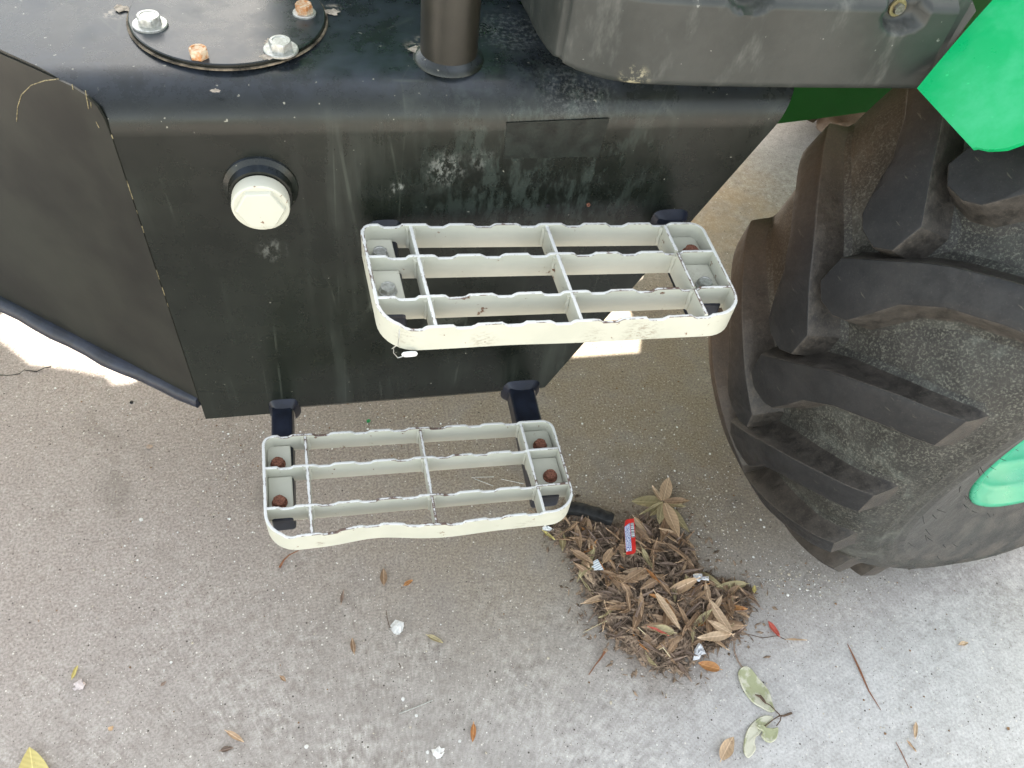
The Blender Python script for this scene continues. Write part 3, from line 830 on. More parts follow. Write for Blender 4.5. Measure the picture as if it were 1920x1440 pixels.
up_obs = [(676, 421), (1313, 418), (1398, 586.5), (717.5, 616)]
lo_obs = [(493, 819), (1033, 788), (1083, 954), (499, 1010)]
ZU, ZL = CAMZ - 0.6082, CAMZ - 0.9337
stepA, mpA = make_step(up_obs, ZU, 0.034, 0.001,
    [(0.0165, 0.030, M['steel'], None), (0.0165, 0.084, M['steel'], None), (0.386, 0.034, M['rust'], 'rusty bolt head'), (0.384, 0.089, M['steel'], None)],
    'upper white step', [((0.0165, 0.745), 0.028, YF + 0.02), ((0.382, 0.745), 0.034, YF + 0.02)], 0.060)
stepB, mpB = make_step(lo_obs, ZL, 0.035, 0.006,
    [(0.0165, 0.033, M['rust'], None), (0.0165, 0.092, M['rust'], None), (0.384, 0.031, M['rust'], None), (0.386, 0.085, M['rust'], None)],
    'lower white step', [((0.0165, 0.745), 0.030, YF + 0.02), ((0.374, 0.745), 0.040, YF + 0.02)], 0.052)

# --- front wheel --------------------------------------------------------------
WE = Vector((0.9898, 0.1425, 0)).normalized()
WNN = Vector((0.1421, -0.9874, -0.0690)).normalized()
WK = WE.cross(-WNN).normalized()
WC = Vector((1.155, 0.641, CAMZ - 0.808))
RT = 0.601; AC = -0.057
WC2 = WC + WNN * AC
def wheel_matrix(c, E=WE, Nn=WNN):
    K = E.cross(-Nn).normalized(); mt = Matrix.Identity(4)
    for i in range(3):
        mt[i][0] = E[i]; mt[i][1] = -Nn[i]; mt[i][2] = K[i]; mt[i][3] = c[i]
    return mt
CURVE = [(0.0, 0.552), (0.06, 0.551), (0.12, 0.546), (0.165, 0.537), (0.195, 0.520), (0.212, 0.498), (0.2225, 0.470), (0.2235, 0.435), (0.217, 0.395), (0.206, 0.355), (0.196, 0.325), (0.190, 0.308), (0.182, 0.302)]
# arc-length lookup
cl = [0.0]
for a, b in zip(CURVE, CURVE[1:]): cl.append(cl[-1] + math.hypot(b[0] - a[0], b[1] - a[1]))
def curve(s):
    s = max(0.0, min(s, cl[-1] - 1e-6))
    for i in range(len(cl) - 1):
        if cl[i] <= s <= cl[i + 1]:
            t = (s - cl[i]) / (cl[i + 1] - cl[i])
            p0 = CURVE[max(i - 1, 0)]; p1 = CURVE[i]; p2 = CURVE[i + 1]; p3 = CURVE[min(i + 2, len(CURVE) - 1)]
            if i == 0: p0 = (-p2[0], p2[1])
            f = lambda a, b, c, d: 0.5 * (2 * b + (c - a) * t + (2 * a - 5 * b + 4 * c - d) * t * t + (3 * b - a - 3 * c + d) * t ** 3)
            return f(p0[0], p1[0], p2[0], p3[0]), f(p0[1], p1[1], p2[1], p3[1])
def crown(A): return RT - 0.046 * (abs(A) / 0.2) ** 2.3 - 0.005 * max(0.0, (abs(A) - 0.180) / 0.03) ** 2
def wpt(r_, phi, A): return Vector((-r_ * math.cos(phi), -A, r_ * math.sin(phi)))
# carcass
NSEG = 128
S = [cl[-1] * k / 60 for k in range(61)]
half = []
for s_ in S:
    A, r_ = curve(s_)
    # fine moulded rings on the sidewall
    if r_ < 0.50: 
        d = 0.0030 * (1 if (int((r_ - 0.30) / 0.011) % 2 == 0 and (r_ > 0.425 or r_ < 0.335)) else 0)
        A += d
    half.append((A, r_))
profw = [(-A, r_) for A, r_ in half[::-1]] + half[1:]
V = []; F = []
for (A, r_) in profw:
    for k in range(NSEG):
        p = wpt(r_, 2 * math.pi * k / NSEG, A)
        V.append(p)
NPW = len(profw)
for j in range(NPW - 1):
    for k in range(NSEG):
        k2 = (k + 1) % NSEG
        F.append((j * NSEG + k, j * NSEG + k2, (j + 1) * NSEG + k2, (j + 1) * NSEG + k))
# the sidewall squats a little at the ground on the near side
for p in V:
    ang = math.atan2(p.z, -p.x)
    dd = abs(((ang + math.pi / 2 + math.pi) % (2 * math.pi)) - math.pi)
    rr = math.hypot(p.x, p.z)
    if rr < 0.53 and rr > 0.33:
        k = math.exp(-(dd / 0.45) ** 2) * math.sin((rr - 0.33) / 0.2 * math.pi)
        p.y += -math.copysign(0.016 * k, -p.y)
tyre = mobj('front_tyre', V, F, M['carcass'], None, origin=Vector((0, 0, 0)), smooth=50)
tyre.parent = tractor
tyre.matrix_local = Matrix.Translation(-worg(tractor)) @ wheel_matrix(WC2)
# lug outline in (s, a): upper edge U and lower edge L from the tip to the shoulder
U = [(-0.012, -0.019), (0.008, 0.002), (0.032, 0.028), (0.056, 0.053), (0.076, 0.077), (0.100, 0.112), (0.124, 0.149), (0.142, 0.182), (0.156, 0.206)]
Lw = [(-0.050, -0.018), (-0.064, 0.001), (-0.0625, 0.026), (-0.052, 0.043), (-0.022, 0.058), (0.010, 0.072), (0.045, 0.106), (0.078, 0.156), (0.104, 0.206)]
def poly_at(P, t):
    n_ = len(P) - 1; x = t * n_; i = min(int(x), n_ - 1); f = x - i
    return Vector((P[i][0] + (P[i + 1][0] - P[i][0]) * f, P[i][1] + (P[i + 1][1] - P[i][1]) * f))
def lug_mesh(sign):
    NU, NV = 33, 5
    V = []; F = []; Mi = []
    def P3(q, r_, extra=None):
        A = q.y; phi = q.x / RT
        return wpt(r_, phi, sign * A)
    grid = []
    for i in range(NU):
        row = []
        for j in range(NV):
            t = i / (NU - 1)
            a, b2 = poly_at(U, t), poly_at(Lw, t)
            q = a.lerp(b2, j / (NV - 1))
            row.append(len(V)); V.append(P3(q, crown(q.y) - 0.0)); grid.append(q)
        if i:
            for j in range(NV - 1):
                F.append((grid_idx[j], grid_idx[j + 1], row[j + 1], row[j]))
                Mi.append(0)
        grid_idx = row
    G = lambda i, j: grid[i * NV + j]
    per = [(i, 0) for i in range(NU)] + [(NU - 1, j) for j in range(1, NV)] + [(i, NV - 1) for i in range(NU - 2, -1, -1)] + [(0, j) for j in range(NV - 2, 0, -1)]
    loop = [i * NV + j for i, j in per]; n_ = len(per)
    pts = [G(i, j) for i, j in per]
    # outward normals
    area = sum(pts[k].x * pts[(k + 1) % n_].y - pts[(k + 1) % n_].x * pts[k].y for k in range(n_))
    nor = []
    for k in range(n_):
        t = (pts[(k + 1) % n_] - pts[k - 1]).normalized()
        nn = Vector((t.y, -t.x)); nor.append(nn if area > 0 else -nn)
    for _ in range(2):
        nor = [(nor[k - 1] + nor[k] * 2 + nor[(k + 1) % n_]).normalized() for k in range(n_)]
    prev = loop
    for (off, lev) in ((0.0007, 0.990), (0.0018, 0.965), (0.0058, 0.60), (0.0090, 0.25), (0.0130, 0.09), (0.0200, 0.015), (0.0280, -0.06)):
        cur = []
        for k in range(n_):
            q = pts[k] + nor[k] * off
            aa = max(q.y, -0.09)
            cA, cr = curve(abs(aa)) ; cA = math.copysign(cA, aa)
            tA, tr = q.y, crown(min(q.y, 0.21))
            hgt = lev
            A = cA * (1 - max(hgt, 0)) + tA * max(hgt, 0)
            r_ = cr * (1 - hgt) + tr * hgt if hgt > 0 else cr + hgt * 0.03
            cur.append(len(V)); V.append(wpt(r_, q.x / RT, sign * A))
        for k in range(n_):
            k2 = (k + 1) % n_
            F.append((prev[k], prev[k2], cur[k2], cur[k])); Mi.append(0 if lev > 0.98 else 2 if lev > 0.08 else 1)
        prev = cur
    return V, F, Mi
NL = 20; DPH = 2 * math.pi / NL
lugs = []
for sign, ph0 in ((1, 0.558 + 0.105 - 0.006), (-1, 0.395 + 0.105 - 0.006)):
    V, F, Mi = lug_mesh(sign)
    first = None
    for i in range(NL):
        if first is None:
            o = mobj('tread_lug', V, F, [M['lug'], M['carcass'], M['lugside']], None, origin=Vector((0, 0, 0)), midx=Mi, smooth=33); first = o
        else:
            o = first.copy(); COL.objects.link(o)
        o.parent = tyre
        o.matrix_local = Matrix.Rotation(ph0 - i * DPH, 4, 'Y')
        lugs.append(o)
# rubber hairs on the near sidewall
mb = MB()
for k in range(90):
    ph = random.uniform(0, 2 * math.pi); s_ = random.choice((0.405, 0.425, 0.33, 0.30))
    A, r_ = curve(s_)
    p = wpt(r_, ph, A)
    d = Vector((-math.cos(ph) * random.uniform(-1, 1), -random.uniform(0.5, 1), math.sin(ph) * random.uniform(-1, 1))).normalized()
    mb.tube([p, p + d * 0.006, p + d * 0.011 + Vector((0.002, 0, -0.001))], [0.0006, 0.0005, 0.0003], 4)
o = mb.build('rubber_hair', M['dark'], None, origin=Vector((0, 0, 0))); o['kind'] = 'stuff'
o.parent = tyre
# rim
mb = MB()
rp = [(0.304, 0.176), (0.313, 0.186), (0.314, 0.194), (0.309, 0.198), (0.302, 0.195), (0.298, 0.184), (0.288, 0.180), (0.283, 0.170), (0.281, 0.150), (0.266, 0.143), (0.262, 0.136), (0.260, 0.112), (0.247, 0.106), (0.243, 0.098), (0.241, 0.060), (0.226, 0.050), (0.215, 0.030), (0.16, 0.022), (0.12, 0.03), (0.09, 0.034), (0.0, 0.034)]
V = []; F = []
for r_, A in rp:
    for k in range(96): V.append(wpt(r_, 2 * math.pi * k / 96, A))
for j in range(len(rp) - 1):
    for k in range(96):
        k2 = (k + 1) % 96; F.append((j * 96 + k, j * 96 + k2, (j + 1) * 96 + k2, (j + 1) * 96 + k))
nb = len(V)
rp2 = [(0.304, -0.176), (0.312, -0.188), (0.300, -0.192), (0.288, -0.15), (0.27, -0.12), (0.268, 0.09)]
for r_, A in rp2:
    for k in range(96): V.append(wpt(r_, 2 * math.pi * k / 96, A))
for j in range(len(rp2) - 1):
    for k in range(96):
        k2 = (k + 1) % 96; F.append((nb + j * 96 + k, nb + j * 96 + k2, nb + (j + 1) * 96 + k2, nb + (j + 1) * 96 + k))
rim = mobj('wheel_rim', V, F, M['rimgreen'], None, origin=Vector((0, 0, 0)), smooth=62)
rim.parent = tractor; rim.matrix_local = Matrix.Translation(-worg(tractor)) @ wheel_matrix(WC2)
for k in range(8):
    a = 2 * math.pi * k / 8
    mb = MB(); mb.lathe(wpt(0.10, a, 0.034), (0, -1, 0), [(0.016, 0), (0.016, 0.012), (0.012, 0.015), (0.0, 0.015)], 6)
    o = mb.build('wheel_nut', M['steel'], None, origin=Vector((0, 0, 0)), smooth=0); o.parent = rim

# --- other wheels of the tractor ------------------------------------------------
def copy_wheel(c, E, Nn):
    mt = Matrix.Translation(-worg(tractor)) @ wheel_matrix(c, E, Nn)
    for src in (tyre, rim):
        t2 = src.copy(); COL.objects.link(t2); t2.parent = tractor; t2.matrix_local = mt
        for ch in src.children:
            if ch.name.startswith('rubber_hair'): continue
            c2 = ch.copy(); COL.objects.link(c2); c2.parent = t2
copy_wheel(Vector((1.715, 2.045, 0.592)), Vector((0.9898, 0.1425, 0)).normalized(), Vector((-0.1425, 0.9898, 0)).normalized() * -1)

# --- fender over the wheel -------------------------------------------------------
V = []; F = []
NA, NPH = 26, 60
RF = 0.684
def fpt(r_, phi, a):
    p = wpt(r_, phi, a - AC); return WC2 + WE * p.x + (-WNN) * p.y + WK * p.z
outer = [(0.615, -0.028), (0.622, -0.018), (0.640, -0.006), (0.665, 0.001), (0.70, 0.012), (0.76, 0.035), (0.84, 0.075), (0.95, 0.12), (1.1, 0.15), (2.0, 0.16)]
def aout(ph):
    for (p0, a0), (p1, a1) in zip(outer, outer[1:]):
        if ph <= p1: return a0 + (a1 - a0) * max(0, (ph - p0)) / (p1 - p0)
    return outer[-1][1]
phs = [0.612 + (1.75 - 0.612) * (k / NPH) ** 1.35 for k in range(NPH + 1)]
for rr in (RF, RF - 0.006):
    for ph in phs:
        a0 = -0.122 - 0.19 * min(ph - 0.612, 0.35); a1 = aout(ph)
        for k in range(NA + 1):
            a = a0 + (a1 - a0) * k / NA
            drop = 0.0
            V.append(fpt(rr - 0.02 * max(0, (a - 0.08) / 0.08) ** 2, ph, a))
n1 = (NPH + 1) * (NA + 1)
for s_ in (0, 1):
    for i in range(NPH):
        for k in range(NA):
            q = s_ * n1 + i * (NA + 1) + k
            F.append((q, q + 1, q + NA + 2, q + NA + 1))
bl = [k for k in range(NA + 1)] + [i * (NA + 1) + NA for i in range(1, NPH + 1)] + [NPH * (NA + 1) + k for k in range(NA - 1, -1, -1)] + [i * (NA + 1) for i in range(NPH - 1, 0, -1)]
for i in range(len(bl)):
    a, b = bl[i], bl[(i + 1) % len(bl)]
    F.append((a, b, n1 + b, n1 + a))
mobj('front_fender', V, F, M['green'], tractor, smooth=40)

# --- chassis, and unseen bulk added to block and shape the sun ------------------------------------------------
def boxpart(name, x0, x1, y0, y1, z0, z1, mat, parent=None, bev=0.03, seg=3):
    mb = MB(); mb.box(((x0 + x1) / 2, (y0 + y1) / 2, (z0 + z1) / 2), (x1 - x0, y1 - y0, z1 - z0))
    o = mb.build(name, mat, parent or tractor, smooth=30)
    if bev:
        b_ = o.modifiers.new('bevel', 'BEVEL'); b_.width = bev; b_.segments = seg; b_.harden_normals = True
    return o
ya = 1.20
pp = [yp(1440, 160, ya), yp(1450, 233, ya), yp(1560, 219, ya), yp(1668, 204, ya), yp(1800, 190, ya), yp(1800, 130, ya)]
V = [p.copy() for p in pp] + [p + Vector((0, 0.5, 0.0)) for p in pp]
n_ = len(pp)
mobj('chassis_frame', V, [tuple(range(n_)), tuple(range(2 * n_ - 1, n_ - 1, -1))] + [(i, n_ + i, n_ + (i + 1) % n_, (i + 1) % n_) for i in range(n_)], M['dgreen'], tractor, smooth=0)
boxpart('gearbox_blocker', -1.5, 0.30, 1.22, 1.70, 0.66, 1.06, M['dgreen'])  # unseen; far edge set back so sun reaches the left patch
boxpart('engine_blocker', 0.305, 2.5, 1.215, 1.842, 0.66, 1.06, M['dgreen'])  # unseen; far edge set to bound the right sun patch
hood_blocker = boxpart('hood_blocker', 0.70, 2.7, 1.02, 1.92, 1.08, 1.98, M['green'], bev=0.12, seg=5)  # unseen bulk added to keep the near ground in shade
for k in range(6):
    boxpart('hood_slat', 1.1, 2.3, 1.012, 1.03, 1.25 + k * 0.07, 1.28 + k * 0.07, M['dark'], hood_blocker, bev=0.004, seg=1)
fo = Vector((sdir.x, sdir.y, 0)) * (1.08 / sdir.z)
far_e = [gp(*q) + fo for q in ((5, 638), (60, 682), (130, 690), (200, 704), (214, 720), (252, 716))]
fp = [(-1.5, 1.87), (-1.5, 2.46), (far_e[0].x - .03, 2.46)] + [(p.x, p.y) for p in far_e] + [(far_e[-1].x + .05, 2.34), (0.66, 2.34), (0.66, 1.87)]
n_ = len(fp)
mobj('floor_blocker', [(x, y, 1.08) for x, y in fp] + [(x, y, 1.14) for x, y in fp], [tuple(range(n_)), tuple(range(2 * n_ - 1, n_ - 1, -1))] + [(i, n_ + i, n_ + (i + 1) % n_, (i + 1) % n_) for i in range(n_)], M['dark'], tractor, smooth=0)  # unseen slab added; far edge shaped to outline the left sun patch
cab_blocker = boxpart('cab_blocker', -0.08, 0.68, 1.06, 1.86, 1.08, 2.60, M['dgreen'], bev=0.05)  # solid box added out of view to block the sun
boxpart('blocker_panel', 0.02, 0.58, 1.052, 1.075, 1.55, 2.45, M['dark'], cab_blocker, bev=0.01)  # opaque dark plate dressing the added sun blocker
boxpart('roof_blocker', -0.14, 0.74, 1.00, 1.92, 2.61, 2.74, M['green'], bev=0.05)  # unseen top piece of the added sun blocker
boxpart('far_side_blocker', 0.20, 1.02, 2.02, 2.34, 0.24, 1.06, M['tank'], bev=0.04)  # unseen box added to shade the ground between the sun patches
copy_wheel(Vector((-0.95, 2.14, 0.592)), Vector((1, 0, 0)), Vector((0, -1, 0)))  # unseen wheel copy added to bound the left sun patch
# ------------------------------------------------------------------ litter on the slab
def in_poly(x, y, P):
    c = False; n_ = len(P)
    for i in range(n_):
        a, b = P[i], P[(i + 1) % n_]
        if (a[1] > y) != (b[1] > y) and x < (b[0] - a[0]) * (y - a[1]) / (b[1] - a[1]) + a[0]: c = not c
    return c
def edge_d(x, y, P):
    d = 9.0; p = Vector((x, y)); n_ = len(P)
    for i in range(n_):
        a = Vector(P[i]); b = Vector(P[(i + 1) % n_]); ab = b - a
        t = max(0, min(1, (p - a).dot(ab) / ab.length_squared)); d = min(d, (a + ab * t - p).length)
    return d
PILE_PX = [(1020, 985), (1045, 958), (1110, 982), (1160, 985), (1200, 968), (1262, 990), (1296, 1030), (1318, 1075), (1372, 1096), (1415, 1105), (1402, 1150),
           (1392, 1190), (1352, 1212), (1310, 1228), (1286, 1262), (1240, 1262), (1205, 1238), (1150, 1205), (1118, 1150), (1092, 1090), (1066, 1040)]
PILE = [tuple(gp(*q)[:2]) for q in PILE_PX]
def hp(x, y):
    if not in_poly(x, y, PILE): return 0.0
    return 0.015 * (1 - math.exp(-edge_d(x, y, PILE) / 0.035))
def leaf_geo(L, wd, fold, curl, bend, tip=0.9, wob=0.0, seed=0, stalk=True):
    rnd = random.Random(seed); NX, NY = 11, 5
    V = []; F = []
    for i in range(NX):
        t = i / (NX - 1); x = (t - 0.5) * L
        w_ = wd * 0.5 * (math.sin(math.pi * min(1, (0.06 + 0.94 * t)) ** tip) ** 0.85 + (0.02))
        for j in range(NY):
            s_ = (j / (NY - 1) - 0.5) * 2
            a = s_ * curl
            if abs(curl) > 0.05: y = w_ * math.sin(a) / curl; z = w_ * (1 - math.cos(a)) / curl
            else: y = w_ * s_; z = 0
            z += abs(s_) * w_ * fold + bend * L * (4 * (t - 0.5) ** 2) + wob * math.sin(t * 9 + s_ * 2 + seed) * abs(s_)
            V.append((x, y + bend * 0.5 * L * math.sin(t * 3.1) * 0.4, z))
    for i in range(NX - 1):
        for j in range(NY - 1):
            q = i * NY + j; F.append((q, q + NY, q + NY + 1, q + 1))
    n1 = len(V); th = 0.0004
    V += [(x, y, z - th) for x, y, z in V[:n1]]
    F += [(a + n1, d + n1, c + n1, b + n1) for a, b, c, d in F[:]]
    rimv = [j for j in range(NY)] + [i * NY + NY - 1 for i in range(1, NX)] + [(NX - 1) * NY + j for j in range(NY - 2, -1, -1)] + [i * NY for i in range(NX - 2, 0, -1)]
    for a, b in zip(rimv, rimv[1:] + rimv[:1]): F.append((a, b, b + n1, a + n1))
    if stalk:
        b0 = len(V); l2 = L * 0.13
        mid = NY // 2; bz = V[mid][2]
        for k, (xx, rr) in enumerate(((-0.5 * L + 0.003, 0.0008), (-0.5 * L - l2, 0.0006))):
            for q in range(4):
                a = q * math.pi / 2
                V.append((xx, rr * math.cos(a), bz + rr * math.sin(a) + (0.001 if k else 0)))
        for q in range(4):
            F.append((b0 + q, b0 + (q + 1) % 4, b0 + 4 + (q + 1) % 4, b0 + 4 + q))
    return V, F
LEAFM = {}
def leaf_mesh(key, mat, *args, **kw):
    if (key, mat.name) in LEAFM: return LEAFM[(key, mat.name)]
    V, F = leaf_geo(*args, **kw)
    me = bpy.data.meshes.new('leaf'); me.from_pydata(V, [], F); me.materials.append(mat); me.update()
    for p in me.polygons: p.use_smooth = True
    me.set_sharp_from_angle(angle=R(60))
    LEAFM[(key, mat.name)] = me; return me
def put(name, me, loc, rot, sc=1.0):
    o = bpy.data.objects.new(name, me); COL.objects.link(o)
    o.location = loc; o.rotation_euler = rot
    o.scale = sc if isinstance(sc, (tuple, list)) else (sc, sc, sc)
    return o
def leaf_px(base, tip_, ratio, mat, z, label, fold=0.12, curl=0.2, bend=0.04, parent=None, name='leaf', roll=0.0, tp=0.9, wob=0.001, tilt=0.0, cat='leaf', group=None, stalk=True):
    a, b = gp(*base, z), gp(*tip_, z); L = (b - a).length
    seed = int(base[0] * 7 + base[1] * 3)
    me = leaf_mesh(('px', base, tip_), mat, L, L * ratio, fold, curl, bend, tp, wob, seed, stalk)
    c = (a + b) / 2
    o = put(name, me, c, Euler((roll, -tilt, math.atan2(b.y - a.y, b.x - a.x)), 'XYZ'))
    WORG[o.name] = c
    if parent is not None:
        o.parent = parent; o.location = c - worg(parent)
    else: tag(o, label, cat, group)
    return o
# leaves of the pile: kinds of shape shared, every leaf its own object
SHAPES = []
for k in range(9):
    SHAPES.append((0.030 + 0.004 * k, random.uniform(0.24, 0.36), random.uniform(0.0, 0.35), random.uniform(-0.8, 1.0), random.uniform(-0.02, 0.10), random.uniform(0.75, 1.05), random.uniform(0, 0.0015)))
SHR = [(0.030 + 0.005 * k, random.uniform(0.14, 0.22), 0.2, random.choice((1.5, 1.9, -1.6)), random.uniform(-0.03, 0.14), 0.9, 0.0012) for k in range(6)]
x0 = min(p[0] for p in PILE); x1 = max(p[0] for p in PILE); y0 = min(p[1] for p in PILE); y1 = max(p[1] for p in PILE)
cnt = 0; tries = 0
NLEAF = 268
while cnt < NLEAF and tries < 20000:
    tries += 1
    x, y = random.uniform(x0, x1), random.uniform(y0, y1)
    if not in_poly(x, y, PILE): continue
    rank = cnt / NLEAF
    ed = edge_d(x, y, PILE)
    if ed < 0.012 and random.random() < 0.5: continue
    u_ = random.random()
    if rank < 0.35: kind = 'leaf_dark' if u_ < 0.75 else 'leaf_brown'
    else: kind = 'leaf_dark' if u_ < 0.22 else 'leaf_brown' if u_ < 0.66 else 'leaf_tan' if u_ < 0.84 else 'leaf_olive' if u_ < 0.94 else 'leaf_orange'
    if kind == 'leaf_dark' or random.random() < 0.25:
        k = random.randrange(6); s_ = SHR[k]; key = ('s', k)
    else:
        k = random.randrange(9); s_ = SHAPES[k]; key = ('n', k)
    me = leaf_mesh(key, M[kind], s_[0], s_[0] * s_[1], *s_[2:6], s_[6], k)
    z = 0.003 + hp(x, y) * (0.25 + 0.85 * rank)
    o = put('leaf', me, Vector((x, y, z)), Euler((random.gauss(0, 0.35), random.gauss(0, 0.16), random.uniform(0, 2 * math.pi))), random.uniform(0.75, 1.25))
    fx, fy = gp(1215, 1110)[:2]
    dx, dy = x - fx, y - fy
    wz = gp(1182, 1005); bz = gp(1330, 1160); cz = gp(1250, 1235); lz = gp(1060, 1000)
    near = min(((Vector((x, y)) - Vector(p[:2])).length, w_) for p, w_ in ((gp(1182, 1010), 'by the red wrapper'), (gp(1345, 1150), 'by the three-leaf tan fan'),
        (gp(1250, 1225), 'near the bright orange leaf'), (gp(1065, 1005), 'by the black rubber offcut'), (gp(1118, 1065), 'by the lined paper scrap'),
        (gp(1300, 1080), 'by the clear film scrap'), (gp(1220, 1125), 'near its middle'), (gp(1150, 1170), 'along the lower left edge'), (gp(1250, 1010), 'beside the olive rosette')))[1]
    size = 'curled' if key[0] == 's' else ('small' if key[1] < 3 else 'broad' if s_[1] > 0.30 else 'flat')
    tone = {'leaf_dark': 'grey-brown', 'leaf_brown': 'brown', 'leaf_tan': 'light tan', 'leaf_olive': 'olive', 'leaf_orange': 'orange-brown'}[kind]
    tag(o, size + ' ' + tone + ' dead leaf in the pile ' + near, 'leaf', size + ' ' + tone + ' pile leaves ' + near); cnt += 1
# broken bits under and between them, too many and too small to count
mb = MB(); k = 0; rnd = random.Random(3)
while k < 3900:
    x, y = rnd.uniform(x0 - .03, x1 + .03), rnd.uniform(y0 - .03, y1 + .03)
    ins = in_poly(x, y, PILE); ed = edge_d(x, y, PILE)
    if not ins and (ed > 0.06 or rnd.random() < 0.90 + ed * 1.4): continue
    k += 1
    L = rnd.uniform(0.005, 0.022) if ins else rnd.uniform(0.003, 0.010); w_ = rnd.uniform(0.0012, 0.0042)
    a = rnd.uniform(0, 6.283); d = Vector((math.cos(a), math.sin(a), rnd.gauss(0, 0.2))) * L; n_ = Vector((-math.sin(a), math.cos(a), rnd.gauss(0, 0.7))).normalized() * w_
    c = Vector((x, y, 0.0015 + hp(x, y) * rnd.uniform(0.1, 0.85)))
    up = Vector((0, 0, w_ * rnd.uniform(0.2, 0.8)))
    mb.add([c - d, c - d * 0.2 + n_, c + d, c - n_ * 0.8, c + up], [(0, 1, 4), (1, 2, 4), (2, 3, 4), (3, 0, 4), (0, 3, 2, 1)])
lit = mb.build('leaf_crumbs', mat_plain('crumbled_leaf_bits', (0.20, 0.145, 0.102), 0.8, 0.25, 0.75, 60), smooth=0)
tag(lit, kind='stuff')

# named leaves that stand out
Z2 = lambda px, py, dz=0.004: hp(*gp(px, py)[:2]) + dz
def z2p(px, py, s, ox, oy): return (ox + px / s, oy + py / s)
q2 = lambda x, y: z2p(x, y, 5.647, 1180, 1040)
q1 = lambda x, y: z2p(x, y, 8.0, 1000, 940)
q3 = lambda x, y: z2p(x, y, 10.29, 1160, 880)
# fan of three tan leaves
c = gp(*q2(1075, 850), 0.022)
fan = empty('leaf_cluster', c); tag(fan, 'fan of three pale tan leaves at the right of the leaf pile', 'leaf cluster')
leaf_px(q2(1070, 830), q2(840, 470), 0.27, M['leaf_tan'], 0.022, None, 0.10, 0.3, 0.03, parent=fan)
leaf_px(q2(1070, 835), q2(820, 690), 0.30, M['leaf_tan'], 0.026, None, 0.08, 0.3, 0.03, parent=fan)
leaf_px(q2(1065, 850), q2(715, 885), 0.28, M['leaf_tan'], 0.022, None, 0.08, 0.3, 0.05, parent=fan)
# rosette
c = gp(*q3(850, 640), 0.006)
ros = empty('leaf_cluster', c); tag(ros, 'rosette of olive and tan leaves between the leaf pile and the tyre', 'leaf cluster')
for b_, t_, r_, mt, z, fo, cu, be, ti in (
    ((850, 640), (250, 620), 0.42, 'leaf_olive', 0.007, 0.05, 0.4, 0.02, 0.0), ((850, 640), (385, 890), 0.16, 'leaf_olive', 0.016, 0.3, 1.2, 0.05, 0.0),
    ((840, 620), (640, 320), 0.30, 'leaf_tan', 0.010, 0.05, 0.7, 0.05, 0.0), ((860, 610), (970, 160), 0.42, 'leaf_tan', 0.012, 0.10, 0.3, 0.03, 0.0),
    ((880, 630), (1370, 610), 0.30, 'leaf_brown', 0.012, 0.15, 0.5, 0.04, 0.0), ((890, 650), (1290, 720), 0.32, 'leaf_olive', 0.007, 0.08, 0.5, 0.02, 0.0),
    ((850, 660), (600, 900), 0.40, 'leaf_olive', 0.005, 0.1, 0.5, 0.03, 0.0), ((840, 660), (780, 1060), 0.38, 'leaf_olive', 0.011, 0.15, 0.3, 0.03, 0.0),
    ((880, 660), (1160, 1320), 0.34, 'leaf_tan', 0.018, 0.12, 0.3, 0.03, 0.0), ((890, 680), (1360, 1220), 0.28, 'leaf_olive', 0.006, 0.06, 0.3, 0.02, 0.0)):
    leaf_px(q3(*b_), q3(*t_), r_, M[mt], z, None, fo, cu, be, parent=ros, stalk=False)
mb = MB(); mb.tube([gp(*q3(850, 600), .012), gp(*q3(845, 700), .004), gp(*q3(850, 800), .002)], [0.003, 0.0026, 0.0018], 7)
mb.build('twig', M['twig'], ros)
leaf_px(q2(950, 1215), q2(725, 1150), 0.50, M['leaf_orange'], 0.005, 'bright orange leaf with a yellow stalk on the slab below the leaf pile', 0.2, 0.4, 0.05)
leaf_px(q2(1580, 860), q2(1465, 700), 0.36, M['leaf_red'], 0.004, 'small red leaf lying alone on the slab right of the leaf pile', 0.15, 0.4, 0.04)
leaf_px(q2(1850, 905), q2(1640, 895), 0.20, M['leaf_tan'], 0.004, 'rolled tan leaf beside the small red leaf', 0.3, 2.4, 0.02, name='curled_leaf')
leaf_px(q2(470, 830), q2(210, 770), 0.42, M['leaf_olive'], 0.026, 'olive leaf with a folded red edge in the lower leaf pile', 0.25, 0.6, 0.05)
leaf_px(q2(215, 770), q2(420, 860), 0.18, M['leaf_red'], 0.028, 'dark red leaf edge on the olive leaf in the pile', 0.25, 0.6, 0.02)
leaf_px(q2(280, 420), q2(540, 800), 0.20, M['leaf_tan'], 0.028, 'long tan leaf lying across the middle of the pile', 0.2, 0.4, 0.03)
leaf_px(q1(1360, 1210), q1(1680, 1010), 0.30, M['leaf_brown'], 0.026, 'large smooth brown leaf below the red wrapper', 0.12, 0.4, 0.02)
leaf_px(q1(1050, 920), q1(1200, 690), 0.36, M['leaf_brown'], 0.027, 'large light brown leaf left of the red wrapper, tip upward', 0.12, 0.4, 0.04)
leaf_px(q1(590, 750), q1(900, 940), 0.36, M['leaf_brown'], 0.020, 'reddish brown leaf touching the lined paper scrap', 0.12, 0.5, 0.03)
leaf_px(q1(150, 450), q1(325, 580), 0.25, M['leaf_yellow'], 0.004, 'yellow sliver of leaf under the white lint at the pile corner', 0.2, 0.6, 0.03)
leaf_px(q2(600, 230), q2(640, 360), 0.5, M['leaf_olive'], 0.020, 'broad olive leaf left of the clear film scrap', 0.1, 0.4, 0.04)
leaf_px(q2(1320, 400), q2(1325, 325), 0.55, M['leaf_yellow'], 0.006, 'small yellow leaf on a twig at the right tip of the pile', 0.2, 0.5, 0.04)
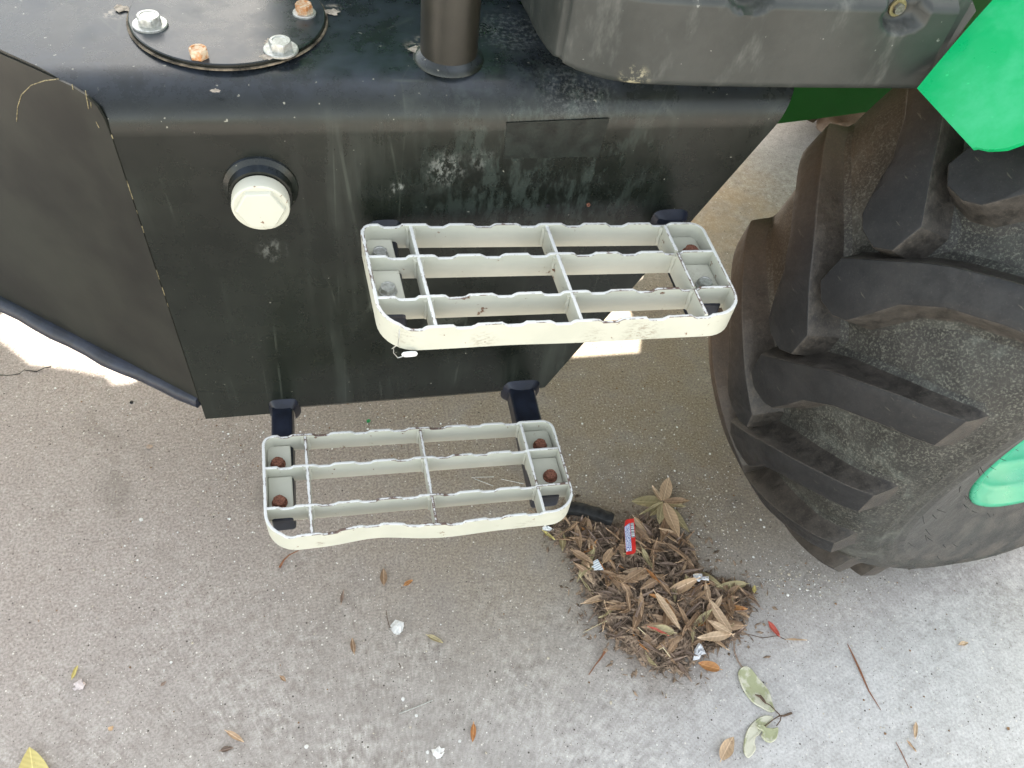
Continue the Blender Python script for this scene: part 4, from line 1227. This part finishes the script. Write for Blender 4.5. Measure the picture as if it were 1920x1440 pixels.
leaf_px((1352, 1424), (1374, 1382), 0.52, M['leaf_tan'], 0.004, 'curled pinkish tan leaf on the slab near the bottom edge', 0.2, 0.7, 0.04, wob=0.002)
leaf_px((72, 1540), (57, 1402), 0.48, M['leaf_yellow'], 0.005, 'yellow-green leaf tip at the bottom left corner of the slab', 0.1, 0.3, 0.03)
leaf_px((720, 1096), (719, 1066), 0.42, M['leaf_brown'], 0.003, 'flat brown leaf piece on the slab below the lower step', 0.1, 0.4, 0.03)
leaf_px((758, 1098), (774, 1088), 0.5, M['leaf_orange'], 0.003, 'small orange-brown leaf chip below the lower step', 0.2, 0.9, 0.05)
leaf_px((640, 1132), (645, 1106), 0.3, M['leaf_dark'], 0.004, 'dark shrivelled leaf on the slab below the lower step', 0.2, 1.4, 0.10)
leaf_px((664, 1224), (660, 1196), 0.36, M['leaf_brown'], 0.003, 'rusty brown leaf piece left of the white stone', 0.1, 0.8, 0.03)
leaf_px((802, 1192), (831, 1206), 0.32, M['leaf_olive'], 0.003, 'thin olive leaf right of the white stone', 0.2, 0.8, 0.05)
leaf_px((888, 1358), (886, 1392), 0.36, M['leaf_orange'], 0.003, 'orange-brown ragged leaf strip near the bottom edge', 0.1, 0.8, 0.03)
leaf_px((426, 1372), (458, 1392), 0.28, M['leaf_tan'], 0.003, 'narrow tan leaf at the bottom of the slab', 0.2, 0.8, 0.05)
leaf_px((414, 1408), (438, 1402), 0.55, M['leaf_dark'], 0.003, 'dark crumpled leaf under a white pebble at the bottom edge', 0.2, 1.2, 0.05)
leaf_px((136, 1272), (146, 1248), 0.35, M['leaf_yellow'], 0.003, 'yellow shred above the pink-white stone at lower left', 0.2, 0.8, 0.05)
leaf_px((302, 1286), (312, 1278), 0.6, M['leaf_dark'], 0.003, 'tiny dark leaf bit right of the pink-white stone', 0.2, 0.9, 0.05)
leaf_px((526, 1268), (536, 1278), 0.55, M['leaf_brown'], 0.003, 'brown bud scale on the slab in the middle of the foreground', 0.2, 0.9, 0.05)
leaf_px((1310, 1000 + 360), (1312, 1000 + 378), 0.3, M['leaf_tan'], 0.003, 'slim tan leaf scale at the bottom near the pale green sprig', 0.2, 0.9, 0.05) if False else None
leaf_px((1715, 1382), (1717, 1353), 0.3, M['leaf_tan'], 0.003, 'slim tan seed wing standing out on the clean slab at lower right', 0.2, 0.8, 0.05)
leaf_px((1701, 1390), (1718, 1410), 0.25, M['leaf_brown'], 0.003, 'slim brown seed wing on the clean slab at lower right', 0.2, 0.8, 0.05)
leaf_px((1798, 1209), (1815, 1205), 0.45, M['leaf_tan'], 0.003, 'tiny tan scale on the clean slab at the right', 0.2, 0.8, 0.05)
leaf_px((1728, 1040), (1768, 1056), 0.26, M['leaf_orange'], 0.004, 'slim orange-brown leaf at the foot of the front tyre', 0.2, 0.8, 0.05)
# pale green sprig
q4 = lambda x, y: z2p(x, y, 6.545, 1340, 1220)
spr = empty('leaf_sprig', gp(*q4(810, 800))); tag(spr, 'sprig of three limp pale green leaves on the slab below the pile', 'leaf sprig')
def flat_leaf(name, pts, z, th, parent):
    P = [gp(*q4(*p), z) for p in pts]
    # smooth the outline
    for _ in range(2):
        Q = []
        for i in range(len(P)):
            a, b = P[i], P[(i + 1) % len(P)]; Q += [a.lerp(b, 0.25), a.lerp(b, 0.75)]
        P = Q
    n_ = len(P)
    area = sum(P[i].x * P[(i + 1) % n_].y - P[(i + 1) % n_].x * P[i].y for i in range(n_))
    V = []; F = []
    for (off, zz) in ((0.0, 0.0), (0.0, th * 0.6), (-0.0012, th), (-0.0035, th * 0.8)):
        for i in range(n_):
            t = (P[(i + 1) % n_] - P[i - 1]).normalized(); nn = Vector((t.y, -t.x, 0)) * (1 if area > 0 else -1)
            V.append(P[i] + nn * off + Vector((0, 0, zz + 0.0012 * math.sin(i * 0.55))))
    for j in range(3):
        for i in range(n_):
            k = (i + 1) % n_; F.append((j * n_ + i, j * n_ + k, (j + 1) * n_ + k, (j + 1) * n_ + i))
    F += [tuple(range(n_ - 1, -1, -1)), tuple(3 * n_ + i for i in range(n_))]
    return mobj(name, V, F, M['pale'], parent, smooth=50)
flat_leaf('leaf', [(340, 190), (420, 200), (520, 320), (600, 410), (660, 500), (700, 600), (720, 690), (740, 750), (680, 760), (600, 720), (480, 660), (400, 560), (330, 450), (290, 350), (285, 250)], 0.002, 0.003, spr)
flat_leaf('leaf', [(720, 810), (620, 795), (540, 820), (470, 880), (400, 960), (370, 1050), (350, 1180), (350, 1260), (400, 1320), (440, 1310), (500, 1220), (505, 1170), (480, 1130), (500, 1060), (540, 1040), (570, 1000), (620, 950), (700, 870)], 0.002, 0.003, spr)
flat_leaf('leaf', [(540, 900), (590, 915), (640, 960), (700, 965), (760, 940), (785, 960), (770, 1040), (740, 1110), (680, 1135), (610, 1110), (560, 1050), (585, 1010), (590, 990), (520, 960), (505, 920)], 0.006, 0.003, spr)
mb = MB()
mb.tube([gp(*q4(590, 620), .007), gp(*q4(680, 670), .007), gp(*q4(800, 790), .004)], [0.0007, 0.0009, 0.0012], 6)
mb.tube([gp(*q4(620, 925), .008), gp(*q4(720, 845), .007), gp(*q4(800, 795), .004)], [0.0008, 0.0009, 0.0011], 6)
mb.tube([gp(*q4(760, 920), .009), gp(*q4(805, 860), .007), gp(*q4(815, 800), .005)], [0.0009, 0.0009, 0.0011], 6)
mb.tube([gp(*q4(795, 800), .004), gp(*q4(850, 800), .004), gp(*q4(945, 765), .004)], [0.0013, 0.0018, 0.0022], 7)
mb.build('stalk', M['twig'], spr)
mb = MB(); mb.tube([gp(*q4(495, 540), .008), gp(*q4(560, 560), .009), gp(*q4(600, 610), .008), gp(*q4(630, 650), .007)], [0.001, 0.0028, 0.0026, 0.001], 7)
mb.build('withered_bud', M['twig'], spr)
def tube_thing(name, pts, rads, mat, label, cat, z=None, n=6):
    mb = MB(); P = [gp(p[0], p[1], p[2] if len(p) > 2 else 0.003) for p in pts]
    mb.tube(P, rads, n); o = mb.build(name, mat); tag(o, label, cat); return o
tube_thing('stalk', [(1376, 1200, .008), (1377, 1222, .004), (1384, 1240, .003), (1392, 1252, .004)], [0.0012, 0.0016, 0.0016, 0.0014], M['leaf_dark'], 'grey-brown curved stalk from the pile to the pale green sprig', 'stalk')
tube_thing('stalk', [(1398, 1188, .004), (1430, 1196, .003), (1458, 1192, .003), (1474, 1200, .003)], [0.0006, 0.0008, 0.0008, 0.0007], M['twig'], 'thin brown stalk running to the small red leaf', 'stalk')
tube_thing('twig', [(524, 1064), (532, 1050), (543, 1040), (560, 1032)], [0.0022, 0.0016, 0.0012, 0.0008], M['rusttwig'], 'curved russet stalk on the slab below the lower step', 'twig')
tube_thing('twig', [(1384, 1124, .010), (1404, 1116, .008), (1412, 1112, .006), (1418, 1110, .006)], [0.0009, 0.0011, 0.0010, 0.0006], M['twig'], 'forked brown twig at the right tip of the leaf pile', 'twig')
tube_thing('twig', [(1104, 1265, .003), (1117, 1246, .003), (1128, 1232, .004), (1134, 1222, .004)], [0.0008, 0.0010, 0.0016, 0.0022], M['rusttwig'], 'rust-brown twig left of the leaf pile', 'twig')
tube_thing('twig', [(724, 1144), (726, 1160), (731, 1178)], [0.0005, 0.0007, 0.0005], M['twig'], 'hair-thin brown twig pointing at the white stone', 'twig')
tube_thing('twig', [(748, 1243), (752, 1252)], [0.0009, 0.0006], M['twig'], 'tiny brown twig below the white stone', 'twig')
tube_thing('stalk', [(1889 - 300, 1207, .001), (1601, 1232, .0016), (1613, 1258, .0016), (1629, 1295, .001), (1652, 1332, .0008)], [0.0006, 0.0016, 0.0020, 0.0012, 0.0004], M['rusttwig'], 'long thin russet stalk on the clean slab at the right', 'stalk')
tube_thing('stalk', [(1680, 1392, .001), (1690, 1410, .001), (1704, 1440, .001)], [0.0005, 0.0008, 0.0006], M['rusttwig'], 'short russet stalk at the bottom right of the slab', 'stalk')
tube_thing('straw', [q1(-80, 0) and (1257, 1232, .022), (1243, 1214, .024), (1236, 1218, .024)], [0.0009, 0.001, 0.0008], M['straw'], 'broken pale straw bent in the lower pile', 'straw')
tube_thing('straw', [(1196, 1176, .020), (1211, 1190, .018)], [0.0008, 0.0006], M['straw'], 'short pale straw beside the dark red leaf edge', 'straw')
tube_thing('straw', [(1094, 1186, .003), (1120, 1172, .004), (1138, 1164, .005)], [0.0005, 0.0008, 0.0012], M['straw'], 'pale straw at the left edge of the pile', 'straw')
tube_thing('wire', [(748, 1338, .002), (780, 1326, .0025), (811, 1313, .002)], [0.0010, 0.0010, 0.0010], M['steel'], 'straight grey wire nail on the slab near the bottom edge', 'nail')
tube_thing('wire', [(884, 895, .002), (926, 894, .002)], [0.0006, 0.0006], M['steel'], 'fine pale wire seen through the lower step, level one', 'wire')
tube_thing('wire', [(888, 897, .0035), (925, 911, .002)], [0.0006, 0.0006], M['steel'], 'fine pale wire seen through the lower step, slanting from the level one', 'wire')
tube_thing('wire', [(939, 898, .002), (982, 907, .002)], [0.0006, 0.0006], M['steel'], 'fine pale wire seen through the lower step, the one nearest the bolts', 'wire')
# wrapper
def patch(name, pts, z, mat, parent=None, th=0.0006, bow=0.0):
    P = [gp(*p, z) for p in pts]; n_ = len(P)
    cx_ = sum(p.x for p in P) / n_
    V = [p + Vector((0, 0, th)) for p in P] + P
    F = [tuple(range(n_)), tuple(range(2 * n_ - 1, n_ - 1, -1))] + [(i, n_ + i, n_ + (i + 1) % n_, (i + 1) % n_) for i in range(n_)]
    return mobj(name, V, F, mat, parent, smooth=0)
zw = 0.030
wr = patch('sweet_wrapper', [q1(1385, 285), q1(1440, 270), q1(1505, 262), q1(1512, 300), q1(1522, 400), q1(1530, 600), q1(1536, 720), q1(1528, 770), q1(1500, 790), q1(1395, 802), q1(1390, 760), q1(1378, 600), q1(1364, 400), q1(1370, 340)], zw, M['red'], th=0.0014)
tag(wr, 'red sweet wrapper with white printed panel and barcode lying on the leaf pile', 'wrapper')
patch('printed_panel', [q1(1367, 385), q1(1446, 325), q1(1478, 742), q1(1392, 756)], zw + 0.0015, M['label'], wr, 0.0004)
patch('barcode', [q1(1457, 328), q1(1504, 322), q1(1524, 538), q1(1474, 544)], zw + 0.0015, M['barcode'], wr, 0.0004)
pp_ = patch('paper_scrap', [q1(895, 905), q1(930, 885), q1(965, 870), q1(1010, 950), q1(1055, 1030), q1(980, 1030), q1(905, 1035), q1(912, 1005), q1(870, 985), q1(905, 960)], 0.022, M['lined'])
tag(pp_, 'torn scrap of white lined paper among the leaves', 'paper scrap')
def crumple(name, pts, z, mat, label, cat, hgt=0.006, seed=1):
    rnd = random.Random(seed); P = [gp(*p, z) for p in pts]
    V = list(P); n_ = len(P); c = sum(P, Vector()) / n_
    rings = [P]
    for f in (0.66, 0.33):
        rings.append([c.lerp(p, f) + Vector((rnd.uniform(-.001, .001), rnd.uniform(-.001, .001), rnd.uniform(0.1, 1) * hgt)) for p in P])
    V = sum(rings, []) + [c + Vector((0, 0, hgt * 0.6))]; F = []
    for j in range(2):
        for i in range(n_):
            k = (i + 1) % n_; F.append((j * n_ + i, j * n_ + k, (j + 1) * n_ + k, (j + 1) * n_ + i))
    for i in range(n_): F.append((2 * n_ + i, 2 * n_ + (i + 1) % n_, 3 * n_))
    F.append(tuple(range(n_ - 1, -1, -1)))
    o = mobj(name, V, F, mat, smooth=0); tag(o, label, cat); return o
crumple('film_scrap', [q2(*p) for p in ((675, 205), (720, 198), (760, 205), (775, 235), (840, 225), (846, 275), (800, 270), (760, 265), (740, 287), (680, 270))], 0.020, M['clear'], 'crumpled scrap of clear film at the right of the leaf pile', 'film scrap', 0.006, 4)
crumple('foil_scrap', [q2(*p) for p in ((690, 1000), (735, 930), (765, 950), (790, 1000), (815, 1050), (765, 1060), (740, 1110), (672, 1120))], 0.010, M['clear'], 'crumpled silvery scrap above the bright orange leaf', 'foil scrap', 0.007, 5)
crumple('lint', [q1(*p) for p in ((135, 390), (170, 358), (220, 370), (260, 410), (325, 435), (260, 450), (190, 445), (140, 425))], 0.003, M['paper'], 'tuft of white lint at the left corner of the leaf pile', 'lint', 0.008, 6)
# black rubber piece
mb = MB(); P = [gp(1060, 958, .0), gp(1080, 959, .0), gp(1100, 964, .0), gp(1122, 971, .0), gp(1147, 980, .0)]
for i in range(len(P)): P[i].z = 0.0
V = []; F = []
pr = [(-0.0125, 0.002), (-0.0135, 0.006), (-0.012, 0.0165), (-0.009, 0.0190), (0.007, 0.0200), (0.0105, 0.0175), (0.0125, 0.006), (0.0115, 0.002)]
P2 = []
for i in range(len(P) - 1):
    for k in range(4): P2.append(P[i].lerp(P[i + 1], k / 4))
P2.append(P[-1])
for i, p in enumerate(P2):
    t = (P2[min(i + 1, len(P2) - 1)] - P2[max(i - 1, 0)]).normalized(); nn = Vector((-t.y, t.x, 0))
    sc_ = 1 - 0.12 * (i == len(P2) - 1)
    for (o_, z_) in pr: V.append(p + nn * o_ * sc_ + Vector((0, 0, 0.003 + z_ * (1 + 0.06 * math.sin(i * 1.3)) * sc_)))
n_ = len(pr)
for i in range(len(P2) - 1):
    for j in range(n_):
        k = (j + 1) % n_; F.append((i * n_ + j, i * n_ + k, (i + 1) * n_ + k, (i + 1) * n_ + j))
F += [tuple(range(n_ - 1, -1, -1)), tuple((len(P2) - 1) * n_ + j for j in range(n_))]
mb.add(V, F)
rb_ = mb.build('rubber_offcut', M['dark']); tag(rb_, 'black curved rubber offcut between the lower step and the leaf pile', 'rubber piece')
# stones
def stone(px, py, r_, mat, label, seed, flat=0.55, name='stone', el=1.0, group=None):
    rnd = random.Random(seed); bm = bmesh.new(); bmesh.ops.create_icosphere(bm, subdivisions=2, radius=1)
    dirs = [(Vector((rnd.gauss(0, 1), rnd.gauss(0, 1), rnd.gauss(0, .7))).normalized(), rnd.uniform(0.55, 0.85)) for _ in range(9)]
    for v in bm.verts:
        p = v.co.copy()
        for d, k in dirs:
            e = p.dot(d)
            if e > k: p -= d * (e - k)
        p = Vector((p.x * el, p.y, max(p.z, -0.5) * flat)); v.co = p * r_
    c = gp(px, py, 0.0); V = [c + Matrix.Rotation(rnd.uniform(0, 6), 3, 'Z') @ Vector(v.co) + Vector((0, 0, r_ * flat * 0.45)) for v in bm.verts]
    F = [[v.index for v in f.verts] for f in bm.faces]; bm.free()
    o = mobj(name, V, F, mat, smooth=25)
    tag(o, label, 'stone', group); return o
M['pinkstone'] = mat_plain('pinkish_stone', (0.55, 0.48, 0.46), 0.8, 0.3, 0.2, 120)
stone(745, 1178, 0.0135, M['stone'], 'white angular stone on the slab below the lower step', 3, 0.5, el=1.15)
stone(150, 1286, 0.0110, M['pinkstone'], 'pinkish white stone at the lower left of the slab', 5, 0.7)
stone(822, 1411, 0.0125, M['stone'], 'white angular stone at the bottom edge of the slab', 8, 0.5, el=0.8)
stone(429, 1402, 0.0035, M['stone'], 'tiny white pebble on the dark crumpled leaf', 9)
stone(574, 1400, 0.0042, M['stone'], 'small white pebble at the bottom edge left of the white angular stone', 10)
stone(755, 1311, 0.0042, M['stone'], 'small white pebble above the grey wire nail', 11)
stone(781, 1342, 0.0036, M['stone'], 'tiny white pebble below the grey wire nail', 12)
stone(321, 1242, 0.0030, M['stone'], 'tiny white pebble in the lower left half of the slab', 13)
stone(802, 1411, 0.0036, M['stone'], 'tiny white pebble touching the bottom white stone', 14)
stone(265, 975, 0.0045, M['stone'], 'small white pebble left of the lower step', 15)
stone(208, 1366, 0.0050, mat_plain('tan_chip', (0.50, 0.34, 0.20), 0.8, 0.3, 0.2, 120), 'square tan chip at the lower left of the slab', 16, 0.4)
stone(862, 1390, 0.0030, M['stone'], 'tiny white pebble left of the orange-brown ragged strip', 17)
stone(691, 790, 0.0055, mat_plain('green_plastic', (0.01, 0.28, 0.07), 0.4, 0.5, 0.2, 120), 'bright green chip on the ground behind the lower step', 18, 0.5, 'chip')
stone(280, 838, 0.0070, mat_plain('buff_chip', (0.40, 0.30, 0.23), 0.8, 0.3, 0.2, 120), 'buff stone chip on the brown ground left of the lower step', 19, 0.35)
stone(247, 755, 0.0045, M['dark'], 'small black pebble on the ground below the slanted tank end', 20, 0.7)
# grit swept against the wheel and under the tank
mb = MB(); rnd = random.Random(11); k = 0
def grain(c, r_):
    V = [Vector((rnd.uniform(.6, 1.1) * sx, rnd.uniform(.6, 1.1) * sy, rnd.uniform(.5, .9) * sz)) * r_ for sx, sy, sz in ((1, 0, 0), (-1, 0, 0), (0, 1, 0), (0, -1, 0), (0, 0, 1), (0, 0, -1))]
    a = rnd.uniform(0, 6.28); m3 = Matrix.Rotation(a, 3, 'Z')
    mb.add([c + m3 @ v for v in V], [(0, 2, 4), (2, 1, 4), (1, 3, 4), (3, 0, 4), (2, 0, 5), (1, 2, 5), (3, 1, 5), (0, 3, 5)], rnd.choice((0, 0, 0, 1, 1, 2)))
zones = [((1500, 1090), 110, 45, 420), ((1330, 960), 90, 110, 520), ((700, 800), 190, 50, 330), ((1180, 880), 120, 90, 330), ((440, 860), 60, 120, 330), ((200, 760), 160, 60, 160), ((1180, 780), 110, 70, 160),
         ((960, 1200), 800, 200, 380), ((1500, 1250), 350, 160, 140), ((300, 1000), 250, 200, 220)]
for ((cx_, cy_), sx, sy, n_) in zones:
    for _ in range(n_):
        px, py = rnd.gauss(cx_, sx * .6), rnd.gauss(cy_, sy * .6)
        c = gp(px, py); 
        if c.y > 2.5 or c.y < 0: continue
        r_ = min(0.0042, rnd.lognormvariate(math.log(0.0012), 0.42)); c.z = r_ * 0.4
        grain(c, r_)
o = mb.build('sand_grains', [M['sand'], M['stone'], M['mud']], smooth=0); tag(o, kind='stuff')
# plastic ring tied to the upper step
tg = empty('plastic_ring_tag', yp(768, 664, 0.552)); tag(tg, 'small white plastic ring hanging by a wire from the upper step front corner', 'tag')
ctr = yp(768, 664, 0.545); V = []; F = []
for i in range(28):
    a = 2 * math.pi * i / 28
    for j in range(10):
        b = 2 * math.pi * j / 10
        rr = 0.0050 + 0.0024 * math.cos(b)
        V.append(ctr + Vector((1.15 * rr * math.cos(a), -rr * math.sin(a) * 0.55 + 0.0018 * math.sin(b), rr * math.sin(a) * 0.8 + 0.0018 * math.sin(b))))
for i in range(28):
    for j in range(10):
        F.append((i * 10 + j, ((i + 1) % 28) * 10 + j, ((i + 1) % 28) * 10 + (j + 1) % 10, i * 10 + (j + 1) % 10))
mobj('ring', V, F, M['paper'], tg)
mb = MB(); yw = 0.540
mb.tube([yp(749, 617, .548), yp(748, 632, yw), yp(746, 646, yw), yp(738, 652, yw), yp(738, 662, yw), yp(746, 671, yw), yp(756, 668, yw), yp(761, 664, .543)], 0.0005, 6)
mb.tube([yp(735, 654, yw), yp(746, 645, yw - .002), yp(750, 652, yw)], 0.0005, 6)
mb.build('tie_wire', M['steel'], tg)
# a hairline crack in the slab
mb = MB(); cp = [gp(-20, 705), gp(20, 706), gp(38, 703), gp(46, 696), gp(70, 699), gp(85, 692), gp(97, 690)]
V = []; F = []
for i, p in enumerate(cp):
    w_ = 0.0016 * (0.4 + random.random())
    V += [p + Vector((0, -w_, 0.004)), p + Vector((0, w_, 0.004))]
for i in range(len(cp) - 1): F.append((2 * i, 2 * i + 2, 2 * i + 3, 2 * i + 1))
mb.add(V, F); o = mb.build('slab_crack', M['dark'], smooth=0); tag(o, kind='structure')
